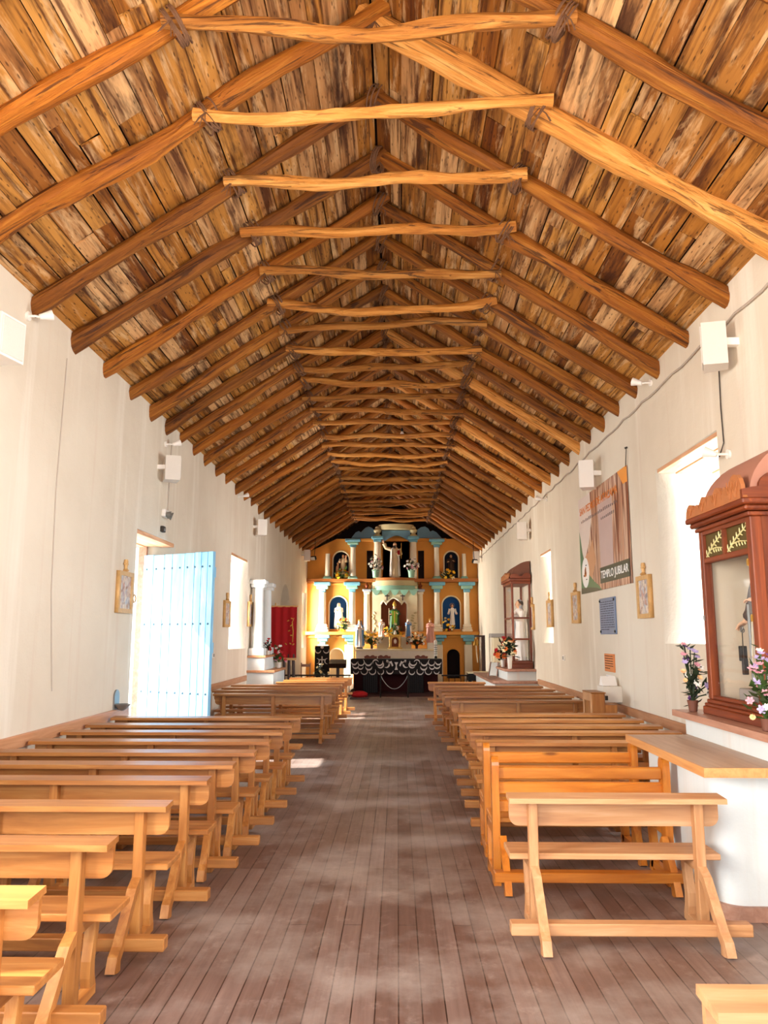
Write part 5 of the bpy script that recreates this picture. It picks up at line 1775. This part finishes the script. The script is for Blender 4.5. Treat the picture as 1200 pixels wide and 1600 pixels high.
# statues standing on and before the altar
MY = 28.9
mz = 1.27
mx0, mx1 = Q(556, 1020, 28.6)[0], Q(681, 1020, 28.6)[0]
r = thing('high_altar', 'white high altar block before the altarpiece', 'altar', ((mx0 + mx1) / 2, 28.9, 0))
hw = (mx1 - mx0) / 2
MB().box(-hw, hw, -0.32, 0.56, 0, 1.20).build('body', M['box_white'], r, smooth=False)
MB().box(-hw - 0.04, hw + 0.04, -0.36, 0.56, 1.20, 1.27, 0.01).build('top', M['cream'], r, smooth=False)
for (lab, px_, robe, mant, y) in (('small Virgin statue in blue and white at the altar\'s left end', 562, 'robe_white', 'robe_blue', 28.75),
                                  ('small pink robed statue at the altar\'s right end', 672.5, 'robe_pink', 'robe_pink', 28.75)):
    x_ = Q(px_, 1014, y)[0]
    r = thing('pedestal_stand', ('low dark base' if px_ < 600 else 'slim white pedestal') + ' under the ' + lab.split(' at ')[0] + ' on the altar', 'pedestal', (x_, y, mz + 0.001))
    ph = 0.06 if px_ < 600 else 0.22
    MB().box(-0.12, 0.12, -0.12, 0.12, 0, ph).build('block', M['dark_wood' if px_ < 600 else 'box_white'], r, smooth=False)
    statue('statue', lab, (x_, y, mz + ph + 0.003), 0.98 if px_ < 600 else 0.86, robe, 'prayer', mantle=mant, veil=mant if px_ < 600 else None, crown='crown')
for (lab, px_, robe, mant) in (('rose robed statue on the retable left of the bishop niche', 596.5, 'robe_white', 'robe_pink'), ('pale blue Virgin statue on the retable right of the bishop niche', 638, 'robe_blue', 'robe_white')):
    y = 29.12
    x_ = Q(px_, 990, y)[0]
    z_ = Q(600, 990)[1] - 0.12
    statue('statue', lab, (x_, y, z_ + 0.001), 0.66, robe, 'prayer', mantle=mant, veil=mant)


def fl(label, px_, py0, py1, w_px, y, cols, n_, size, seed, **kw):
    x_, z_ = Q(px_, py0, y)
    z2 = Q(px_, py1, y)[1]
    ww = w_px * y / FPX
    vh_ = kw.pop('vh', 0.0)
    bouquet(label, (x_, y, kw.pop('z', z_)), ww, z2 - z_ - vh_, cols, n_, size, vh=vh_, seed=seed, **kw)


fl('white and pink flowers left of the top statue', 587, 912, 876, 24, 29.35, ['fwhite', 'fwhite', 'pink'], 18, 0.12, 41, vh=0.30, vase='vase_green', leafy='leaf_dark', z=Q(600, 903, 29.5)[1])
fl('white and pink flowers right of the top statue', 643, 912, 876, 24, 29.35, ['fwhite', 'fwhite', 'pink'], 18, 0.12, 42, vh=0.30, vase='vase_green', leafy='leaf_dark', z=Q(600, 903, 29.5)[1])
TZ1, TZ2 = Q(600, 905)[1] + 0.002, Q(600, 987)[1] + 0.002
fl('bright yellow flowers under the upper left niche', 536, 908, 892, 22, 29.66, ['yellow', 'yellow', 'forange'], 14, 0.15, 43, z=TZ1)
fl('bright yellow flowers under the upper right niche', 701, 908, 893, 22, 29.66, ['yellow', 'yellow', 'fcream'], 14, 0.15, 44, leafy='leaf_dark', z=TZ1)
fl('yellow and orange flowers beside the white Virgin statue', 536, 988, 966, 24, 29.64, ['yellow', 'forange', 'fcream'], 16, 0.13, 45, z=TZ2)
fl('yellow and dark flowers beside the white child saint statue', 699, 988, 966, 24, 29.64, ['yellow', 'fred', 'fcream'], 16, 0.12, 46, leafy='leaf_dark', z=TZ2)
fl('large white and yellow flowers on the left of the high altar', 581, 1014, 985, 32, 28.85, ['fwhite', 'fcream', 'yellow', 'peach'], 34, 0.13, 47, vh=0.12, z=mz + 0.002)
fl('large mixed flowers on the right of the high altar', 651, 1014, 986, 32, 28.85, ['forange', 'fcream', 'fwhite', 'peach'], 32, 0.13, 48, vh=0.12, leafy='leaf_dark', z=mz + 0.002)
fl('white and orange flowers at the feet of the green robed bishop', 613, 994, 972, 32, 29.15, ['fwhite', 'forange', 'fcream', 'yellow'], 26, 0.13, 49, z=Q(600, 990)[1] - 0.118)
# tabernacle
x_ = Q(617.5, 1010, 28.75)[0]
r = thing('tabernacle', 'small gilded tabernacle in the middle of the high altar', 'tabernacle', (x_, 28.75, mz + 0.001))
MB().box(-0.26, 0.26, -0.16, 0.16, 0, 0.05, 0.01).box(-0.22, 0.22, -0.13, 0.13, 0.05, 0.46, 0.01).box(-0.27, 0.27, -0.17, 0.17, 0.46, 0.52, 0.01).build('body', M['gold'], r, smooth=False)
put('door', slab(arch(-0.13, 0.13, 0.08, 0.43), [], -0.15, -0.131, 'xz', M['niche_brown']), r)
for sx in (-0.19, 0.19):
    MB().lathe([(0.03, 0), (0.022, 0.05), (0.022, 0.34), (0.035, 0.40)], 10).build('column', M['gold_wood'], r, (sx, -0.15, 0.055))
MB().lathe([(0.05, 0), (0.06, 0.04), (0.03, 0.12), (0.02, 0.15)], 10).ell((0, -0.15, 0.27 - 0.52), (0.05, 0.02, 0.09)).build('ornament', M['vase_white'], r, (0, 0, 0.52))
# ornate chairs behind the front altar table
for i, px_ in enumerate((579.5, 600.5, 658)):
    y = 26.2
    x_ = Q(px_, 1030, y)[0]
    r = thing('carved_chair', 'dark carved chair crest showing above the black altar cloth, %s from left' % ORD[i + 1], 'chair', (x_, y, 0.013), PI, 'carved chairs behind the altar table')
    pts = [(-0.20, 0.95), (0.20, 0.95), (0.215, 1.06)] + [(0.18 - 0.36 * k / 10, 1.05 + 0.05 * abs(math.sin(2 * PI * k / 10 + 0.4))) for k in range(11)] + [(-0.215, 1.06)]
    MB().prism(pts, 'y', 0.20, 0.24).build('crest', M['redX'], r, smooth=False)
    MB().box(-0.17, 0.17, 0.205, 0.235, 0.55, 0.95).build('backrest', M['red_cloth'], r, smooth=False)
    MB().box(-0.20, 0.20, -0.22, 0.22, 0.42, 0.48, 0.01).build('seat', M['red_cloth'], r, smooth=False)
    for sx in (-0.20, 0.16):
        MB().box(sx, sx + 0.04, 0.2, 0.24, 0, 0.98).build('leg', M['redZ'], r, smooth=False)
        MB().box(sx, sx + 0.04, -0.23, -0.19, 0, 0.42).build('leg', M['redZ'], r, smooth=False)

# black clothed altar table
TYY = 24.5
tx0, tx1 = Q(548, 1040, 24.2)[0], Q(690.5, 1040, 24.2)[0]
tcx, thw = (tx0 + tx1) / 2, (tx1 - tx0) / 2
r = thing('altar_table', 'altar table on ribbed black pedestals under the embroidered black cloth', 'table', (tcx, TYY, 0.013))
MB().box(-thw + 0.03, thw - 0.03, -0.36, 0.36, 0.96, 1.005).build('tabletop', M['dark_wood'], r, smooth=False)
for (p0, p1) in ((567, 590), (639, 662)):
    a_, c_ = Q(p0, 1070, 24.3)[0] - tcx, Q(p1, 1070, 24.3)[0] - tcx
    b = MB()
    n_ = 7
    for k in range(n_):
        xx = a_ + (c_ - a_) * k / n_
        b.box(xx, xx + (c_ - a_) / n_ * 0.6, -0.24, 0.24, 0, 0.96)
    b.box(a_, c_, -0.18, 0.18, 0, 0.955)
    b.build('pedestal', M['iron'], r, smooth=False)
MB().box(-thw + 0.1, thw - 0.1, 0.26, 0.30, 0.0, 0.955).build('shade_backing', M['maroon'], r, smooth=False)  # dark sheet added to stand in for the shade under the table
cz0 = Q(600, 1054, 24.12)[1]
clo = thing('altar_cloth', 'black altar cloth with white embroidered scrolls draped over the altar table', 'cloth', (tcx, TYY, 0.013))
MB().box(-thw, thw, -0.39, 0.38, 1.006, 1.02).build('top_fall', M['lace_black'], clo, smooth=False)
fr, bk = [], []
for i in range(49):
    x_ = -thw + 2 * thw * i / 48
    yy = -0.385 + 0.006 * math.sin(i * 1.3)
    fr.append((x_, yy - 0.006))
    bk.append((x_, yy + 0.006))
fc = MB().prism(fr + bk[::-1], 'z', cz0, 1.02).build('front_fall', M['lace_black'], clo)


def crescent(b, cx_, cz_, rr_, a0, a1, wmax, yy):
    n_ = 12
    o_, i_ = [], []
    for k in range(n_ + 1):
        t = a0 + (a1 - a0) * k / n_
        wv = wmax * math.sin(PI * k / n_) + 0.006
        o_.append((cx_ + (rr_ + wv / 2) * math.cos(t), cz_ + (rr_ + wv / 2) * math.sin(t)))
        i_.append((cx_ + (rr_ - wv / 2) * math.cos(t), cz_ + (rr_ - wv / 2) * math.sin(t)))
    b.prism(o_ + i_[::-1], 'y', yy - 0.006, yy)


b = MB()
yy = -0.399
for sx in (-1, 1):
    for (u, zz, rr_, a0, a1, wv) in ((0.92, 0.94, 0.085, PI, 2 * PI, 0.04), (0.89, 0.84, 0.095, PI, 2 * PI, 0.04), (0.77, 0.93, 0.10, 0.9 * PI, 2.3 * PI, 0.03), (0.61, 0.93, 0.10, PI, 2 * PI, 0.045),
                                     (0.60, 0.80, 0.10, PI, 2 * PI, 0.045), (0.45, 0.91, 0.09, 0.1 * PI, 1.1 * PI, 0.03), (0.37, 0.94, 0.11, PI, 2.1 * PI, 0.04), (0.35, 0.86, 0.1, 1.2 * PI, 2.3 * PI, 0.04),
                                     (0.22, 0.86, 0.09, 1.3 * PI, 2.5 * PI, 0.045), (0.78, 0.80, 0.08, PI, 2 * PI, 0.035), (0.70, 0.66, 0.10, PI, 2.2 * PI, 0.025), (0.52, 0.66, 0.10, PI, 2.2 * PI, 0.03),
                                     (0.34, 0.65, 0.09, PI, 2.2 * PI, 0.03), (0.14, 0.68, 0.10, PI, 2.0 * PI, 0.035), (0.88, 0.66, 0.08, PI, 2 * PI, 0.03)):
        if sx > 0:
            a0, a1 = PI - a1, PI - a0
        crescent(b, -sx * -1 * u * thw * (1 if sx > 0 else -1) if False else sx * u * thw, zz, rr_, a0, a1, wv, yy)
b.prism([(-0.05, 0.70), (0.05, 0.70), (0.02, 0.78), (0.015, 0.84), (0.06, 0.93), (-0.06, 0.93), (-0.015, 0.84), (-0.02, 0.78)], 'y', yy - 0.006, yy)
for sx in (-1, 1):
    b.prism([(sx * 0.09, 0.83), (sx * 0.13, 0.80), (sx * 0.17, 0.90), (sx * 0.24, 0.86), (sx * 0.27, 0.98), (sx * 0.20, 0.94), (sx * 0.15, 0.97)], 'y', yy - 0.006, yy)
    b.prism([(sx * 0.24, 0.92), (sx * 0.29, 0.92), (sx * 0.31, 1.0), (sx * 0.25, 1.0)], 'y', yy - 0.006, yy)
b.build('embroidery', M['lace_white'], fc, smooth=False)

# iron altar rail with gates
r = thing('altar_rail', 'low black iron altar rail across the front of the sanctuary', 'railing', (XC, 22.6, 0))
for (a_, c_) in ((XL + 0.02, Q(548, 1060, 22.6)[0]), (Q(690, 1060, 22.6)[0], 2.05)):
    b = MB().box(a_ - XC, c_ - XC, -0.02, 0.02, 0.60, 0.64)
    b.box(a_ - XC, c_ - XC, -0.012, 0.012, 0.08, 0.11)
    for k in range(int((c_ - a_) / 0.17) + 1):
        xx = a_ - XC + 0.04 + k * 0.17
        b.box(xx - 0.009, xx + 0.009, -0.009, 0.009, 0.0, 0.62)
    b.build('rail_section', M['iron'], r, smooth=False)
cpts = []
x0, x1 = Q(595, 1053, 22.6)[0] - XC, Q(637, 1053, 22.6)[0] - XC
for k in range(17):
    t = k / 16
    cpts.append((x0 + (x1 - x0) * t, -0.0, 0.62 - 0.38 * math.sin(PI * t) ** 0.8))
MB().tube(cpts, 0.010, 6).build('chain', M['grey'], r)
for px_ in (594.5, 637.5):
    MB().tube([(Q(px_, 1060, 22.6)[0] - XC, 0, 0), (Q(px_, 1060, 22.6)[0] - XC, 0, 0.66)], 0.022, 8).build('gate_post', M['iron'], r)
tag(MB().box(-1.5, 1.9, 22.9, 27.0, 0.0, 0.012).build('carpet', M['maroon'], None, (0, 0, 0)), 'dark maroon carpet under the altar table', 'carpet')
x_ = Q(562, 1088, 22.3)[0]
r = thing('red_cushion', 'red kneeling cushion on the floor left of the aisle end', 'cushion', (x_, 22.2, 0))
MB().ell((0, 0, 0.11), (0.24, 0.2, 0.11), 16, 8).build('pad', M['red_cloth'], r)
MB().box(-0.26, 0.26, -0.2, 0.2, 0, 0.05, 0.01).build('board', M['dark_wood'], r, smooth=False)

# black embroidered banner panel, lectern, candlesticks, bell stand
y = 28.4
x0, z1 = Q(492, 1009, y)
x1, z0 = Q(514.5, 1060, y)
r = thing('black_banner', 'black embroidered panel with crucifix against the left of the altarpiece', 'banner', ((x0 + x1) / 2, y, 0))
hw = (x1 - x0) / 2
MB().box(-hw, hw, -0.02, 0.02, 0.02, z1, 0.005).build('cloth', M['lace_black'], r, smooth=False)
b = MB()
for sx in (-1, 1):
    crescent(b, sx * hw * 0.55, z1 - 0.16, 0.10, PI if sx > 0 else 0.9 * PI, 2.1 * PI if sx > 0 else 2 * PI, 0.035, -0.021)
    crescent(b, sx * hw * 0.75, z1 - 0.55, 0.10, 0.5 * PI if sx > 0 else -0.5 * PI, 1.5 * PI if sx > 0 else 0.5 * PI, 0.03, -0.021)
    crescent(b, sx * hw * 0.45, 0.30, 0.12, PI, 2 * PI, 0.04, -0.021)
b.box(-0.02, 0.02, -0.028, -0.021, z1 - 0.75, z1 - 0.38).box(-0.11, 0.11, -0.028, -0.021, z1 - 0.52, z1 - 0.48).ell((0, -0.025, z1 - 0.06), (0.06, 0.006, 0.04))
b.build('embroidery', M['lace_white'], r, smooth=False)
bouquet('green foliage flowers on the floor before the black banner panel', (r.location.x, y - 0.25, 0), 0.62, 0.55, ['fcream', 'fwhite', 'fcream'], 12, 0.10, 'vase_brown', 0.22, 'leaf_dark', seed=51)
y = 26.0
x_, z_ = Q(528, 1043, y)
r = thing('lectern', 'dark wooden lectern with slanted top left of the altar', 'lectern', (x_, y, 0))
MB().box(-0.28, 0.28, -0.17, 0.17, 0.0, 0.16, 0, Matrix.Translation((0, 0, z_ + 0.05)) @ Matrix.Rotation(R(22), 4, 'X')).build('desk', M['dark_wood'], r, smooth=False)
MB().box(-0.05, 0.05, -0.05, 0.05, 0.04, z_ + 0.08).build('post', M['dark_wood'], r, smooth=False)
MB().box(-0.2, 0.2, -0.2, 0.2, 0, 0.05, 0.01).build('base', M['dark_wood'], r, smooth=False)
for (px_, lab, hh, mm) in ((681, 'tall white paschal candle stand at the altar\'s right end', 1.62, 'vase_white'), (554, 'slim dark candlestick at the altar\'s left end', 1.42, 'dark_wood')):
    y = 25.4
    x_ = Q(px_, 1030, y)[0]
    r = thing('candlestick', lab, 'candlestick', (x_, y, 0))
    MB().lathe([(0.13, 0), (0.12, 0.03), (0.03, 0.08), (0.025, hh * 0.6), (0.05, hh * 0.64), (0.03, hh * 0.68)], 14).build('stand', M['iron'], r)
    MB().lathe([(0.05 if px_ > 600 else 0.018, 0), (0.05 if px_ > 600 else 0.018, hh * 0.3), (0.01, hh * 0.32)], 12).build('candle', M[mm if px_ > 600 else 'robe_cream'], r, (0, 0, hh * 0.68))
    if px_ > 600:
        b = MB()
        for j in range(5):
            b.torus((0, 0, hh * 0.72 + j * 0.07), 0.052, 0.008, 'z', 12, 5)
        b.build('painted_band', M['black'], r)
y = 26.5
x_, z_ = Q(755, 1000, y)
r = thing('bell_stand', 'dark wooden stand with a hanging bell right of the altarpiece', 'bell stand', (x_, y, 0))
MB().box(-0.06, 0.06, -0.05, 0.05, 0, z_ + 0.10).build('post', M['dark_wood'], r, smooth=False)
MB().box(-0.30, 0.06, -0.04, 0.04, z_ + 0.10, z_ + 0.16).build('arm', M['dark_wood'], r, smooth=False)
MB().lathe([(0.11, 0), (0.09, 0.05), (0.07, 0.14), (0.04, 0.19), (0.015, 0.22), (0.015, 0.28)], 14).build('bell', M['brass'], r, (-0.24, 0, z_ - 0.18))
MB().tube([(-0.24, 0, z_ - 0.14), (-0.23, 0, z_ - 0.45), (-0.20, 0, z_ - 0.75)], 0.018, 6).build('rope', M['robe_cream'], r)
MB().box(-0.22, 0.15, -0.2, 0.2, 0, 0.06).build('base', M['dark_wood'], r, smooth=False)
x_, z_ = Q(735, 988, 29.7)
r = thing('small_candle', 'small unlit candle on the ledge right of the child saint', 'candle', (x_, 29.68, TZ2))
MB().lathe([(0.06, 0), (0.05, 0.03), (0.02, 0.05)], 10).build('holder', M['brass'], r)
MB().lathe([(0.022, 0.05), (0.022, 0.30), (0.004, 0.32)], 10).build('candle', M['robe_cream'], r)

# lamps under the far eaves and a bare bulb from the ridge
for px_, py_, lab in ((490, 872, 'white floodlight under the rafters left of the altarpiece'), (742, 877, 'white floodlight under the rafters right of the altarpiece')):
    p = at_y(px_, py_, 27.6)
    r = thing('floodlight', lab, 'floodlight', (p.x, 27.6, p.z), R(25 if px_ > 600 else -25), 'floodlights by the altarpiece')
    MB().box(-0.10, 0.10, -0.05, 0.05, -0.07, 0.07, 0.015, Matrix.Rotation(R(25), 4, 'X')).build('housing', M['iron'], r, smooth=False)
    MB().box(-0.08, 0.08, -0.062, -0.05, -0.055, 0.055, 0.0, Matrix.Rotation(R(25), 4, 'X')).build('lens', M['white_plastic'], r, smooth=False)
    MB().tube([(0, 0.04, 0.05), (0, 0.08, 0.28), (0.0, 0.1, 0.78)], 0.012, 6).build('bracket', M['iron'], r)
p = at_y(628, 684, 17.25)
r = thing('hanging_bulb', 'bare white light bulb hanging from the roof above the aisle', 'light bulb', (p.x, 16.9, p.z))
MB().lathe([(0.01, -0.09), (0.045, -0.06), (0.05, -0.02), (0.03, 0.03), (0.02, 0.06)], 14).build('bulb', M['white_plastic'], r)
MB().lathe([(0.028, 0.05), (0.028, 0.12), (0.008, 0.14)], 10).build('socket', M['black'], r)
MB().tube([(0, 0, 0.13), (0.01, 0.0, 0.6), (0, 0.0, RIDGE - p.z + 0.1)], 0.006, 5).build('cord', M['dark_cable'], r)
